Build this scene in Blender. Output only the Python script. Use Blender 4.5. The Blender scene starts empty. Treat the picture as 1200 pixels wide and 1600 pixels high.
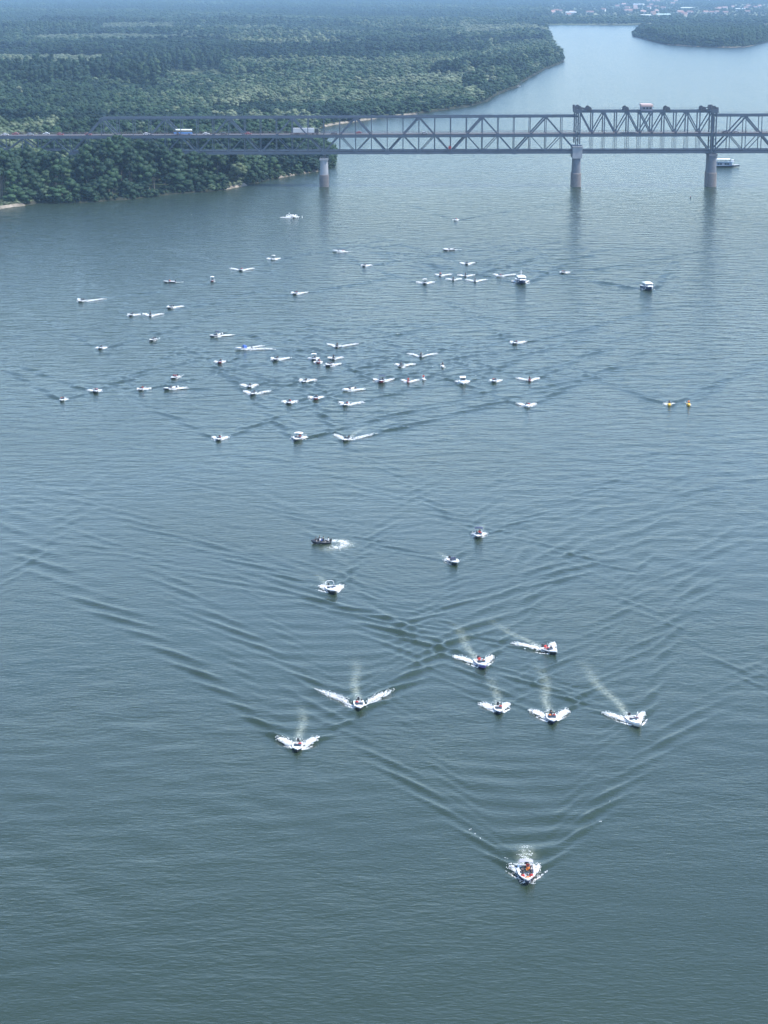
import bpy, bmesh, math, random
import numpy as np
from mathutils import Vector, Matrix, geometry
random.seed(7); rng = np.random.default_rng(11)
R = math.radians
# ------------------------------------------------------------------ camera, sky, sun, exposure
scene = bpy.context.scene
col = scene.collection
H = 130.0                      # drone height above the river
F = 3235.0                     # focal length in photograph pixels (1200 x 1600)
PITCH = math.atan(840.0 / F)
cam_d = bpy.data.cameras.new('camera'); cam = bpy.data.objects.new('camera', cam_d); col.objects.link(cam)
cam_d.sensor_fit = 'VERTICAL'; cam_d.sensor_height = 32.0; cam_d.lens = 32.0 * F / 1600.0
cam_d.clip_start = 1.0; cam_d.clip_end = 60000.0
cam.location = (0, 0, H); cam.rotation_euler = (math.pi / 2 - PITCH, 0, 0)
scene.camera = cam
SUN_EL, SUN_AZ = R(56), R(100)          # azimuth clockwise from +Y
world = bpy.data.worlds.new('World'); scene.world = world; world.use_nodes = True
wn = world.node_tree.nodes; wl = world.node_tree.links
sky = wn.new('ShaderNodeTexSky'); sky.sky_type = 'NISHITA'; sky.sun_disc = False
sky.sun_elevation = SUN_EL; sky.sun_rotation = SUN_AZ; sky.altitude = 50; sky.air_density = 1.0; sky.dust_density = 0.35; sky.ozone_density = 2.9
bg = wn['Background']; bg.inputs['Strength'].default_value = 0.15
wl.new(sky.outputs[0], bg.inputs['Color'])
sun_d = bpy.data.lights.new('sun', 'SUN'); sun_d.energy = 3.2; sun_d.angle = R(0.5); sun_d.color = (1.0, 0.96, 0.91)
sun = bpy.data.objects.new('sun', sun_d); col.objects.link(sun)
SV = Vector((math.sin(SUN_AZ) * math.cos(SUN_EL), math.cos(SUN_AZ) * math.cos(SUN_EL), math.sin(SUN_EL)))
sun.rotation_euler = (-SV).to_track_quat('-Z', 'Y').to_euler(); sun.location = SV * 3000
vs = scene.view_settings; vs.view_transform = 'Standard'; vs.look = 'None'; vs.exposure = 1.33; vs.gamma = 1.0; vs.use_curve_mapping = False
scene.render.engine = 'CYCLES'
scene.cycles.use_denoising = True
scene.cycles.max_bounces = 6; scene.cycles.diffuse_bounces = 2; scene.cycles.glossy_bounces = 3
scene.cycles.transparent_max_bounces = 6; scene.cycles.volume_bounces = 1
scene.cycles.use_adaptive_sampling = True; scene.cycles.adaptive_threshold = 0.01

# ------------------------------------------------------------------ survey: photograph pixel -> place on the ground
CP, SP = math.cos(PITCH), math.sin(PITCH)
def ray(px, py):
    u = (px - 600.0) / F; v = (py - 800.0) / F
    return Vector((u, CP - v * SP, -SP - v * CP))
def at(px, py, z=0.0):
    d = ray(px, py); t = (z - H) / d.z
    return Vector((d.x * t, d.y * t, z))
def at_y(px, py, Y):
    d = ray(px, py); t = Y / d.y
    return Vector((d.x * t, Y, H + d.z * t))
def px_of(x, y, z):
    fw = y * CP - (z - H) * SP
    return 600 + F * x / fw, 800 - F * (y * SP + (z - H) * CP) / fw
def scale_at(py):
    d = ray(600, py); return F / ((0 - H) / d.z)

# ------------------------------------------------------------------ materials
MATS = {}
def mat(name, color, rough=0.6, metal=0.0, var=0.12, vscale=3.0, spec=0.5, trans=0.0):
    if name in MATS: return MATS[name]
    m = bpy.data.materials.new(name); m.use_nodes = True
    n = m.node_tree.nodes; l = m.node_tree.links; b = n['Principled BSDF']
    b.inputs['Roughness'].default_value = rough; b.inputs['Metallic'].default_value = metal
    b.inputs['Specular IOR Level'].default_value = spec
    tc = n.new('ShaderNodeTexCoord'); nz = n.new('ShaderNodeTexNoise')
    nz.inputs['Scale'].default_value = vscale; nz.inputs['Detail'].default_value = 5
    l.new(tc.outputs['Object'], nz.inputs['Vector'])
    mx = n.new('ShaderNodeMix'); mx.data_type = 'RGBA'
    mx.inputs['A'].default_value = tuple(c * (1 - var) for c in color) + (1,)
    mx.inputs['B'].default_value = tuple(min(1, c * (1 + var)) for c in color) + (1,)
    l.new(nz.outputs['Fac'], mx.inputs['Factor']); l.new(mx.outputs['Result'], b.inputs['Base Color'])
    MATS[name] = m
    return m
WHITE = mat('white_gelcoat', (0.72, 0.72, 0.72), 0.3)
NAVY = mat('navy_gelcoat_and_shade', (0.015, 0.025, 0.075), 0.3)  # real navy hulls, and the lead boat's shaded bow side as colour
DARK = mat('dark_paint_and_shade', (0.022, 0.026, 0.034), 0.45)  # real dark paint, and on many hulls the bow's shade as colour
REDP = mat('red_paint', (0.33, 0.03, 0.03), 0.4)
YELLOW = mat('yellow_paint', (0.75, 0.45, 0.04), 0.4)
GREY = mat('grey_rubber', (0.16, 0.17, 0.19), 0.6)
GLASS = mat('tinted_glass', (0.03, 0.04, 0.05), 0.08, spec=0.9)
CANVAS_W = mat('white_canvas', (0.75, 0.75, 0.74), 0.8)
CANVAS_N = mat('navy_canvas', (0.02, 0.028, 0.07), 0.8)
CANVAS_G = mat('grey_canvas', (0.30, 0.30, 0.34), 0.8)
CANVAS_B = mat('blue_canvas', (0.05, 0.12, 0.42), 0.8)
SEAT = mat('cream_vinyl', (0.55, 0.48, 0.42), 0.5)
CHROME = mat('rail_metal', (0.6, 0.6, 0.62), 0.25, 0.9)
MOTOR = mat('motor_black', (0.02, 0.02, 0.022), 0.35)
FLOORM = mat('boat_floor', (0.42, 0.38, 0.36), 0.7)

def foliage_material():
    m = bpy.data.materials.new('leaves'); m.use_nodes = True
    n = m.node_tree.nodes; l = m.node_tree.links; b = n['Principled BSDF']
    a = n.new('ShaderNodeAttribute'); a.attribute_type = 'INSTANCER'; a.attribute_name = 'tint'
    r = n.new('ShaderNodeValToRGB')
    e = r.color_ramp.elements
    e[0].position = 0.0; e[0].color = (0.005, 0.017, 0.012, 1)
    e[1].position = 1.0; e[1].color = (0.128, 0.152, 0.090, 1)
    k = r.color_ramp.elements.new(0.5); k.color = (0.027, 0.056, 0.025, 1)
    l.new(a.outputs['Fac'], r.inputs['Fac'])
    geo = n.new('ShaderNodeNewGeometry')
    nz = n.new('ShaderNodeTexNoise'); nz.inputs['Scale'].default_value = 0.35; nz.inputs['Detail'].default_value = 3
    l.new(geo.outputs['Position'], nz.inputs['Vector'])
    mr = n.new('ShaderNodeMapRange'); mr.inputs['From Min'].default_value = 0.3; mr.inputs['From Max'].default_value = 0.7
    mr.inputs['To Min'].default_value = 0.62; mr.inputs['To Max'].default_value = 1.4
    l.new(nz.outputs['Fac'], mr.inputs['Value'])
    mu = n.new('ShaderNodeMix'); mu.data_type = 'RGBA'; mu.blend_type = 'MULTIPLY'; mu.inputs['Factor'].default_value = 1
    l.new(r.outputs['Color'], mu.inputs['A']); l.new(mr.outputs['Result'], mu.inputs['B'])
    l.new(mu.outputs['Result'], b.inputs['Base Color'])
    b.inputs['Roughness'].default_value = 0.6; b.inputs['Specular IOR Level'].default_value = 0.12
    return m
LEAF = foliage_material()
BARK = mat('bark', (0.16, 0.14, 0.11), 0.9, var=0.3, vscale=2)

# ------------------------------------------------------------------ object helpers
def new_obj(name, me, m=None, parent=None):
    if m is not None and len(me.materials) == 0: me.materials.append(m)
    o = bpy.data.objects.new(name, me); col.objects.link(o)
    if parent is not None: o.parent = parent
    return o
def empty(name, loc=(0, 0, 0), rz=0.0, parent=None):
    o = bpy.data.objects.new(name, None); col.objects.link(o); o.location = loc; o.rotation_euler = (0, 0, rz)
    o.empty_display_size = 0.5
    if parent is not None: o.parent = parent
    return o
def tag(o, label=None, cat=None, group=None, kind=None):
    if label: o['label'] = label
    if cat: o['category'] = cat
    if group: o['group'] = group
    if kind: o['kind'] = kind
    return o
class MB:
    """collects boxes, beams, lofts and discs for one mesh"""
    def __init__(s): s.v = []; s.f = []
    def add(s, vs_, fs):
        b = len(s.v); s.v += [tuple(p) for p in vs_]; s.f += [tuple(i + b for i in f) for f in fs]; return s
    def box(s, x0, x1, y0, y1, z0, z1, tx=0, ty=0):
        return s.add([(x0, y0, z0), (x1, y0, z0), (x1, y1, z0), (x0, y1, z0),
                      (x0 + tx, y0 + ty, z1), (x1 - tx, y0 + ty, z1), (x1 - tx, y1 - ty, z1), (x0 + tx, y1 - ty, z1)],
                     [(3, 2, 1, 0), (4, 5, 6, 7), (0, 1, 5, 4), (1, 2, 6, 5), (2, 3, 7, 6), (3, 0, 4, 7)])
    def beam(s, a, b, w, h, up=(0, 0, 1)):
        a = Vector(a); b = Vector(b); d = (b - a).normalized(); up = Vector(up)
        if abs(d.dot(up)) > 0.98: up = Vector((0, 1, 0))
        r = d.cross(up).normalized(); u = r.cross(d)
        P = [a - r*w/2 - u*h/2, a + r*w/2 - u*h/2, a + r*w/2 + u*h/2, a - r*w/2 + u*h/2]
        Q = [p + (b - a) for p in P]
        return s.add(P + Q, [(3, 2, 1, 0), (4, 5, 6, 7), (0, 1, 5, 4), (1, 2, 6, 5), (2, 3, 7, 6), (3, 0, 4, 7)])
    def tube(s, pts, rad, n=6):
        pts = [Vector(p) for p in pts]; ring = []
        for i, p in enumerate(pts):
            d = (pts[min(i + 1, len(pts) - 1)] - pts[max(i - 1, 0)]).normalized()
            up = Vector((0, 0, 1)) if abs(d.z) < 0.95 else Vector((0, 1, 0))
            r = d.cross(up).normalized(); u = r.cross(d)
            rr = rad[i] if isinstance(rad, (list, tuple)) else rad
            ring.append([p + (r * math.cos(t) + u * math.sin(t)) * rr for t in [2*math.pi*k/n for k in range(n)]])
        vs_ = [q for rg in ring for q in rg]; fs = []
        for i in range(len(pts) - 1):
            for k in range(n):
                fs.append((i*n + k, i*n + (k+1) % n, (i+1)*n + (k+1) % n, (i+1)*n + k))
        fs.append(tuple(range(n - 1, -1, -1))); fs.append(tuple((len(pts)-1)*n + k for k in range(n)))
        return s.add(vs_, fs)
    def disc(s, c, axis, rad, th, n=14):
        c = Vector(c); ax = Vector(axis).normalized()
        return s.tube([c - ax * th / 2, c + ax * th / 2], rad, n)
    def mesh(s, name, m=None, smooth=False):
        me = bpy.data.meshes.new(name); me.from_pydata(s.v, [], s.f); me.validate()
        if smooth: me.polygons.foreach_set('use_smooth', [True] * len(me.polygons))
        if m: me.materials.append(m)
        return me
    def build(s, name, m, parent=None, smooth=False):
        return new_obj(name, s.mesh(name, m, smooth), None, parent)
def np_mesh(name, verts, faces, m=None, smooth=False):
    """verts (n,3), faces (k,3|4) numpy"""
    me = bpy.data.meshes.new(name); nv = len(verts); nf, c = faces.shape
    me.vertices.add(nv); me.vertices.foreach_set('co', np.asarray(verts, np.float32).ravel())
    me.loops.add(nf * c); me.loops.foreach_set('vertex_index', faces.astype(np.int32).ravel())
    me.polygons.add(nf); me.polygons.foreach_set('loop_start', np.arange(0, nf * c, c, dtype=np.int32))
    me.polygons.foreach_set('loop_total', np.full(nf, c, np.int32))
    if smooth: me.polygons.foreach_set('use_smooth', np.ones(nf, bool))
    me.update(calc_edges=True); me.validate()
    if m: me.materials.append(m)
    return me

# ------------------------------------------------------------------ the fleet, surveyed from the photograph
# px, py = where the bow meets the water; eL, eR = reach of the spray to the left / right in pixels;
# heading in degrees (0 = towards the drone, + = to the right); people = (role, colour)
def bt(px, py, kind, L, eL, eR, hull, people, ref, head=None, lam=3.1, amp=0.055, wash=10, wake=150, group='motorboats of the fleet', **kw):
    d = dict(px=px, py=py, kind=kind, L=L, eL=eL, eR=eR, hull=hull, people=people, ref=ref, head=head, lam=lam, amp=amp, wash=wash, wake=wake, group=group)
    d.update(kw); return d
D1 = [('steering', 'dark')]
B = [
 bt(824,1384,'open',7.0,26,24,'navy',[('bow_l','red'),('bow_r','red'),('bow_c','orange'),('mid_l','dark'),('steering','dark'),('mid_r','orange'),('stern','red')],'large white open motorboat leading the whole fleet',-2,lam=2.9,alpha=24,gamma=42,amp=0.09,wash=9,wake=120,awning=True,big=True),  # navy hull colour paints in the shaded side of the bow
 bt(464,1177,'open',4.8,35,34,'dark',[('steering','red')],'small white motorboat nearest the left riverside, second in line',0,lam=4.0,alpha=27,gamma=55,amp=0.085,wash=20,wake=230),
 bt(562,1112,'open',5.2,72,56,'dark',[('mid_l','red'),('steering','white')],'white motorboat with the widest spray, left front row',3,amp=0.07,wash=26,wake=190),
 bt(757,1047,'open',5.6,46,22,'purple',[('mid_r','red'),('steering','orange')],'white motorboat with violet hull band, centre front row',10,amp=0.06,wash=26),
 bt(869,1024,'open',4.8,58,12,'dark',[('mid_l','red'),('mid_r','red'),('steering','dark')],'white motorboat swinging right, rearmost of the front row',28,amp=0.06,wash=22),
 bt(780,1118,'open',4.4,31,19,'navy',[('steering','red')],'smallest white motorboat in the middle of front row',0,amp=0.05,wash=18),
 bt(864,1133,'open',5.2,34,32,'navy',[('mid_l','orange'),('steering','red'),('mid_r','dark')],'dark blue hulled motorboat carrying three people, front row',0,amp=0.06,wash=30),
 bt(999,1139,'cuddy',5.8,46,22,'white',[('steering','red')],'white half-cabin motorboat, rightmost of the front row',11,amp=0.075,wash=34,wake=200),
 bt(523,930,'cuddy',6.2,20,20,'dark',[('steering','blue')],'white cabin motorboat with metal stern arch',14,amp=0.05,wash=12,arch=True),
 bt(713,884,'open',5.0,12,10,'dark',[('steering','dark')],'white motorboat with dark cockpit cover',16,amp=0.045,wash=8,cover=True),
 bt(746,843,'bimini',5.4,9,14,'dark',[('mid_l','dark'),('mid_r','red'),('steering','red')],'white motorboat under arched navy sunshade',-8,amp=0.045,wash=10),
 bt(488,849,'rib',4.4,0,0,'dark',[('bow_c','dark'),('mid_l','dark'),('mid_r','blue'),('steering','dark'),('stern','white')],'black inflatable boat turning left ahead of its pale curl',-84,amp=0.02,wash=0,wake=60,curl=True),
 bt(341,690,'open',4.6,13,15,'dark',[('steering','red')],'small dark hulled motorboat lowest on the left',0,amp=0.05,wash=8),
 bt(461,691,'bimini',6.6,10,14,'dark',[('mid_l','dark'),('mid_r','red'),('steering','dark')],'motorboat under flat white sunshade near middle left',-12,amp=0.06,wash=7,top='white'),
 bt(538,691,'open',5.2,24,48,'dark',[('mid_l','dark'),('steering','dark')],'motorboat with long right spray below the main pack',-14,amp=0.07,wash=20,wake=200),
 bt(96,628,'open',4.2,4,8,'dark',[('mid_l','red'),('steering','dark')],'tiny dark boat leftmost of the whole fleet',0,amp=0.06,wash=4,wake=120),
 bt(150,615,'open',5.2,14,7,'dark',[('mid_l','white'),('steering','red')],'white motorboat second from left edge',10,amp=0.05,wash=4,wake=130),
 bt(218,612,'open',4.4,7,14,'dark',[('steering','red')],'small motorboat just left of a dark left-turning one',-8,amp=0.04,wash=4),
 bt(256,610,'open',4.8,4,26,'dark',[('steering','dark')],'dark motorboat turning left with one-sided spray',-50,amp=0.04,wash=6),
 bt(268,593,'open',4.8,4,8,'dark',[('mid_l','red'),('steering','red')],'small white motorboat with two people in red vests',-20,amp=0.03,wash=3),
 bt(156,547,'open',4.4,9,9,'dark',[('steering','dark')],'small dark boat alone at the upper left',0,amp=0.04,wash=4),
 bt(234,534,'open',4.6,1,4,'dark',[('steering','dark')],'slow black skiff without spray at left',-20,amp=0.02,wash=2),
 bt(328,527,'bimini',5.4,6,28,'dark',[('steering','dark')],'motorboat with small dark sunshade running left',-45,amp=0.04,wash=6),
 bt(368,547,'open',6.0,4,46,'white',[('steering','blue')],'white speedboat with blue cover running left',-66,amp=0.04,wash=14,bluecover=True),
 bt(343,569,'open',4.4,10,8,'red',[('steering','dark')],'little red-sided boat between left groups',0,amp=0.03,wash=4),
 bt(428,565,'open',4.6,9,24,'dark',[('steering','dark')],'small motorboat alone left of the raft of four',-14,amp=0.04,wash=4),
 bt(389,607,'open',4.4,16,13,'dark',[('steering','dark')],'rear one of two motorboats nearly overlapping at left',0,amp=0.04,wash=4),
 bt(393,619,'open',4.8,18,29,'dark',[('steering','dark')],'front one of two motorboats nearly overlapping at left',-8,amp=0.05,wash=4),
 bt(451,633,'open',4.8,12,13,'dark',[('steering','red')],'motorboat left of the red-hulled boat',0,amp=0.04,wash=3),
 bt(493,626,'open',4.8,13,12,'red',[('steering','dark')],'motorboat with dark red bow, middle of pack',0,amp=0.04,wash=3),
 bt(473,599,'open',4.8,9,20,'dark',[('steering','dark')],'motorboat behind the red-bowed boat',-12,amp=0.04,wash=5),
 bt(535,612,'cuddy',5.2,3,26,'white',[('steering','dark')],'all white half-cabin boat heading left',-50,amp=0.04,wash=6),
 bt(538,636,'open',4.8,11,30,'dark',[('steering','red')],'motorboat below the all white half-cabin boat',-10,amp=0.05,wash=4),
 bt(525,544,'jetski',3.3,18,36,'dark',[('ride','dark')],'jet ski throwing the broadest spray of the middle pack',-12,amp=0.03,wash=10,group='jet skis in the fleet'),
 bt(490,564,'bimini',5.0,10,8,'dark',[('steering','dark')],'pale canopied boat at the back of the raft of four',0,amp=0.02,wash=3,top='white'),
 bt(520,563,'jetski',3.3,10,16,'dark',[('ride','dark')],'jet ski on right side of the raft of four',-8,amp=0.02,wash=6,group='jet skis in the fleet'),
 bt(497,569,'open',4.4,7,6,'red',[('steering','red')],'small boat on left side of the raft of four',0,amp=0.02,wash=2),
 bt(510,574,'open',5.6,5,21,'dark',[('mid_l','dark'),('steering','red')],'nearest boat in the raft of four',-18,amp=0.03,wash=3),
 bt(595,600,'bimini',6.2,14,20,'red',[('mid_l','dark'),('steering','dark')],'dark red hulled boat under dark flat sunshade',-4,amp=0.05,wash=6),
 bt(637,599,'jetski',3.3,11,18,'red',[('ride','red')],'jet ski right of the dark sunshade boat',-6,amp=0.03,wash=8,group='jet skis in the fleet'),
 bt(662,595,'jetski',3.3,1,2,'white',[('ride','red')],'idling white jet ski, nearer of two slow ones',0,amp=0.02,wash=0,wake=60,group='jet skis in the fleet'),
 bt(692,575,'jetski',3.3,1,2,'white',[('ride','dark')],'idling white jet ski, farther of two slow ones',0,amp=0.02,wash=0,wake=60,group='jet skis in the fleet'),
 bt(623,574,'jetski',3.3,9,24,'dark',[('ride','dark')],'jet ski trailing spray to its right, centre pack',-26,amp=0.03,wash=8,group='jet skis in the fleet'),
 bt(657,559,'jetski',3.3,22,28,'dark',[('ride','dark')],'jet ski with wide flat spray above centre pack',-6,amp=0.03,wash=8,group='jet skis in the fleet'),
 bt(724,602,'cabin',6.4,11,11,'white',[],'stubby white cabin boat with tall windscreen, right of centre',0,amp=0.05,wash=5),
 bt(771,599,'open',4.8,6,13,'dark',[('mid_l','red'),('steering','dark')],'motorboat right of the stubby white cabin boat',-10,amp=0.04,wash=4),
 bt(828,597,'jetski',3.3,20,18,'red',[('ride','dark')],'jet ski rightmost of the middle pack',0,amp=0.04,wash=8,group='jet skis in the fleet'),
 bt(825,638,'cuddy',5.4,16,16,'white',[('steering','red')],'white half-cabin boat below the rightmost jet ski',0,amp=0.06,wash=5),
 bt(803,539,'open',5.2,7,19,'dark',[('steering','red')],'white motorboat with red-clad driver, upper right of pack',-14,amp=0.04,wash=4),
 bt(1046,635,'jetski',3.3,7,11,'yellow',[('ride','dark')],'yellow jet ski with white spray far right',-4,amp=0.05,wash=4,wake=110,group='jet skis in the fleet'),
 bt(1077,635,'jetski',3.3,2,3,'yellow',[('ride','orange')],'orange-yellow jet ski without spray far right',0,amp=0.03,wash=0,wake=60,group='jet skis in the fleet'),
 bt(817,445,'cruiser',11.0,14,14,'navy',[],'dark blue and white cabin cruiser with mast, rear pack',4,amp=0.05,lam=4,wash=3,mast=True),
 bt(1017,455,'cruiser',10.4,8,8,'navy',[],'dark blue and white cabin cruiser alone at far right',10,amp=0.05,lam=4,wash=3),
 bt(878,428,'open',4.8,4,12,'dark',[('mid_l','red'),('steering','dark')],'small motorboat right of the cruiser with mast',-20,amp=0.03,wash=3),
 bt(776,433,'open',5.0,9,30,'white',[('steering','red')],'white motorboat left of the cruiser with mast',-35,amp=0.03,wash=4),
 bt(742,441,'jetski',3.3,15,20,'dark',[('ride','dark')],'nearest jet ski in the rear pack',-6,amp=0.03,wash=5,group='jet skis in the fleet'),
 bt(727,433,'jetski',3.3,12,16,'dark',[('ride','dark')],'jet ski behind the nearest one in the rear pack',-4,amp=0.03,wash=5,group='jet skis in the fleet'),
 bt(708,439,'jetski',3.3,12,15,'dark',[('ride','dark')],'jet ski left of the nearest one in the rear pack',-4,amp=0.03,wash=5,group='jet skis in the fleet'),
 bt(686,432,'jetski',3.3,8,20,'dark',[('ride','red')],'leftmost jet ski of the rear pack',-22,amp=0.03,wash=5,group='jet skis in the fleet'),
 bt(664,445,'bimini',5.4,14,16,'dark',[('steering','dark')],'white canopied motorboat leftmost of rear pack',0,amp=0.03,wash=4,top='white'),
 bt(729,414,'open',4.4,11,14,'dark',[('mid_l','dark'),('steering','dark')],'dark boat with standing driver behind rear pack',-4,amp=0.03,wash=3),
 bt(692,392,'cuddy',6.4,2,8,'dark',[('steering','dark')],'white speedboat with dark waterline high up the river',-60,amp=0.03,wash=3),
 bt(711,345,'open',4.6,4,5,'white',[('steering','red')],'last small boat right of centre near the bridge',-10,amp=0.03,wash=2),
 bt(567,417,'open',4.4,5,12,'dark',[('steering','dark')],'dark boat alone in the upper middle',-16,amp=0.03,wash=3),
 bt(520,394,'open',6.2,3,12,'white',[('mid_l','dark'),('mid_r','red'),('steering','white')],'white speedboat crossing left with several people aboard',-72,amp=0.03,wash=5),
 bt(459,461,'open',5.0,7,20,'dark',[('steering','red')],'motorboat alone left of the rear pack',-14,amp=0.03,wash=3),
 bt(425,407,'bimini',5.0,11,11,'white',[],'white canopied boat in the upper left group',-10,amp=0.03,wash=2,top='white'),
 bt(376,424,'open',4.8,20,20,'dark',[('steering','red')],'motorboat with even spray wings in upper left group',0,amp=0.03,wash=3),
 bt(331,441,'bimini',4.6,1,2,'red',[],'tiny boat with white roof at upper left',0,amp=0.02,wash=0,top='white'),
 bt(256,442,'open',5.0,1,3,'dark',[('mid_l','red'),('steering','red')],'slow white boat with red-clad people at upper left',-74,amp=0.02,wash=0),
 bt(123,473,'open',5.2,10,36,'dark',[('steering','dark')],'dark hulled motorboat with long right spray far left',-16,amp=0.04,wash=5),
 bt(262,483,'open',4.8,7,20,'dark',[('steering','dark')],'highest boat in the trio on the left',-24,amp=0.03,wash=3),
 bt(203,495,'open',4.4,7,14,'dark',[('steering','dark')],'leftmost boat in the trio on the left',-8,amp=0.03,wash=3),
 bt(234,495,'jetski',3.3,16,20,'dark',[('ride','dark')],'jet ski in the trio on the left',-4,amp=0.03,wash=6,group='jet skis in the fleet'),
 bt(460,341,'jetski',3.3,22,8,'dark',[('ride','dark')],'jet ski in a mound of spray nearest the bridge',48,amp=0.03,wash=6,group='jet skis in the fleet',mound=True),
]
for b in B:
    p = at(b['px'], b['py']); b['s'] = scale_at(b['py'])
    h = R(b['head']); b['dir'] = Vector((math.sin(h), -math.cos(h), 0)); b['h'] = h
    b['bow'] = p; b['pos'] = p - b['dir'] * (b['L'] * 0.47)

# ------------------------------------------------------------------ river
def water_material():
    m = bpy.data.materials.new('river_water'); m.use_nodes = True
    n = m.node_tree.nodes; l = m.node_tree.links; b = n['Principled BSDF']
    geo = n.new('ShaderNodeNewGeometry')
    big = n.new('ShaderNodeTexNoise'); big.inputs['Scale'].default_value = 0.012; big.inputs['Detail'].default_value = 4
    l.new(geo.outputs['Position'], big.inputs['Vector'])
    base = n.new('ShaderNodeMix'); base.data_type = 'RGBA'
    base.inputs['A'].default_value = (0.014, 0.025, 0.015, 1); base.inputs['B'].default_value = (0.023, 0.036, 0.020, 1)
    l.new(big.outputs['Fac'], base.inputs['Factor'])
    at_ = n.new('ShaderNodeAttribute'); at_.attribute_name = 'wash'
    wn_ = n.new('ShaderNodeTexNoise'); wn_.inputs['Scale'].default_value = 1.3; wn_.inputs['Detail'].default_value = 6; wn_.inputs['Roughness'].default_value = 0.7
    l.new(geo.outputs['Position'], wn_.inputs['Vector'])
    mr = n.new('ShaderNodeMapRange'); mr.inputs['From Min'].default_value = 0.32; mr.inputs['From Max'].default_value = 0.62
    l.new(wn_.outputs['Fac'], mr.inputs['Value'])
    ml = n.new('ShaderNodeMath'); ml.operation = 'MULTIPLY'; l.new(at_.outputs['Fac'], ml.inputs[0]); l.new(mr.outputs['Result'], ml.inputs[1])
    mx = n.new('ShaderNodeMix'); mx.data_type = 'RGBA'; mx.inputs['B'].default_value = (0.33, 0.36, 0.28, 1)
    l.new(ml.outputs['Value'], mx.inputs['Factor']); l.new(base.outputs['Result'], mx.inputs['A'])
    l.new(mx.outputs['Result'], b.inputs['Base Color'])
    b.inputs['Roughness'].default_value = 0.20; b.inputs['IOR'].default_value = 1.333
    # wind ripples, long crests across the stream
    mp = n.new('ShaderNodeMapping'); mp.inputs['Scale'].default_value = (0.45, 1.0, 1.0); mp.inputs['Rotation'].default_value = (0, 0, R(6))
    l.new(geo.outputs['Position'], mp.inputs['Vector'])
    n1 = n.new('ShaderNodeTexNoise'); n1.inputs['Scale'].default_value = 0.85; n1.inputs['Detail'].default_value = 5; n1.inputs['Roughness'].default_value = 0.55
    n2 = n.new('ShaderNodeTexNoise'); n2.inputs['Scale'].default_value = 2.0; n2.inputs['Detail'].default_value = 3
    gust = n.new('ShaderNodeTexNoise'); gust.inputs['Scale'].default_value = 0.014; gust.inputs['Detail'].default_value = 3
    l.new(geo.outputs['Position'], gust.inputs['Vector'])
    l.new(mp.outputs[0], n1.inputs['Vector']); l.new(mp.outputs[0], n2.inputs['Vector'])
    g2 = n.new('ShaderNodeMapRange'); g2.inputs['From Min'].default_value = 0.35; g2.inputs['From Max'].default_value = 0.65
    g2.inputs['To Min'].default_value = 0.25; g2.inputs['To Max'].default_value = 1.15
    l.new(gust.outputs['Fac'], g2.inputs['Value'])
    b1 = n.new('ShaderNodeBump'); b1.inputs['Distance'].default_value = 0.18
    l.new(g2.outputs['Result'], b1.inputs['Strength']); l.new(n1.outputs['Fac'], b1.inputs['Height'])
    b2 = n.new('ShaderNodeBump'); b2.inputs['Distance'].default_value = 0.08; b2.inputs['Strength'].default_value = 0.8
    l.new(n2.outputs['Fac'], b2.inputs['Height']); l.new(b1.outputs[0], b2.inputs['Normal'])
    # choppier where the fleet and the bridge piers have stirred the stream
    ca = n.new('ShaderNodeAttribute'); ca.attribute_name = 'chop'
    n3 = n.new('ShaderNodeTexNoise'); n3.inputs['Scale'].default_value = 0.21; n3.inputs['Detail'].default_value = 3; n3.inputs['Roughness'].default_value = 0.6
    l.new(mp.outputs[0], n3.inputs['Vector'])
    b3 = n.new('ShaderNodeBump'); b3.inputs['Distance'].default_value = 3.8
    l.new(ca.outputs['Fac'], b3.inputs['Strength']); l.new(n3.outputs['Fac'], b3.inputs['Height']); l.new(b2.outputs[0], b3.inputs['Normal'])
    l.new(b3.outputs[0], b.inputs['Normal'])
    return m
WATER = water_material()
Y0, Y1, NX = 215.0, 1420.0, 430
rows = [Y0]
while rows[-1] < Y1: rows.append(rows[-1] * 1.00165)
YY = np.array(rows); Y1 = YY[-1]; U = np.linspace(-1, 1, NX)
HW = 0.205 * YY + 24.0
GX = U[None, :] * HW[:, None]; GY = np.repeat(YY[:, None], NX, 1)
GZ = np.zeros_like(GX); WASH = np.zeros_like(GX)
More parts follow.
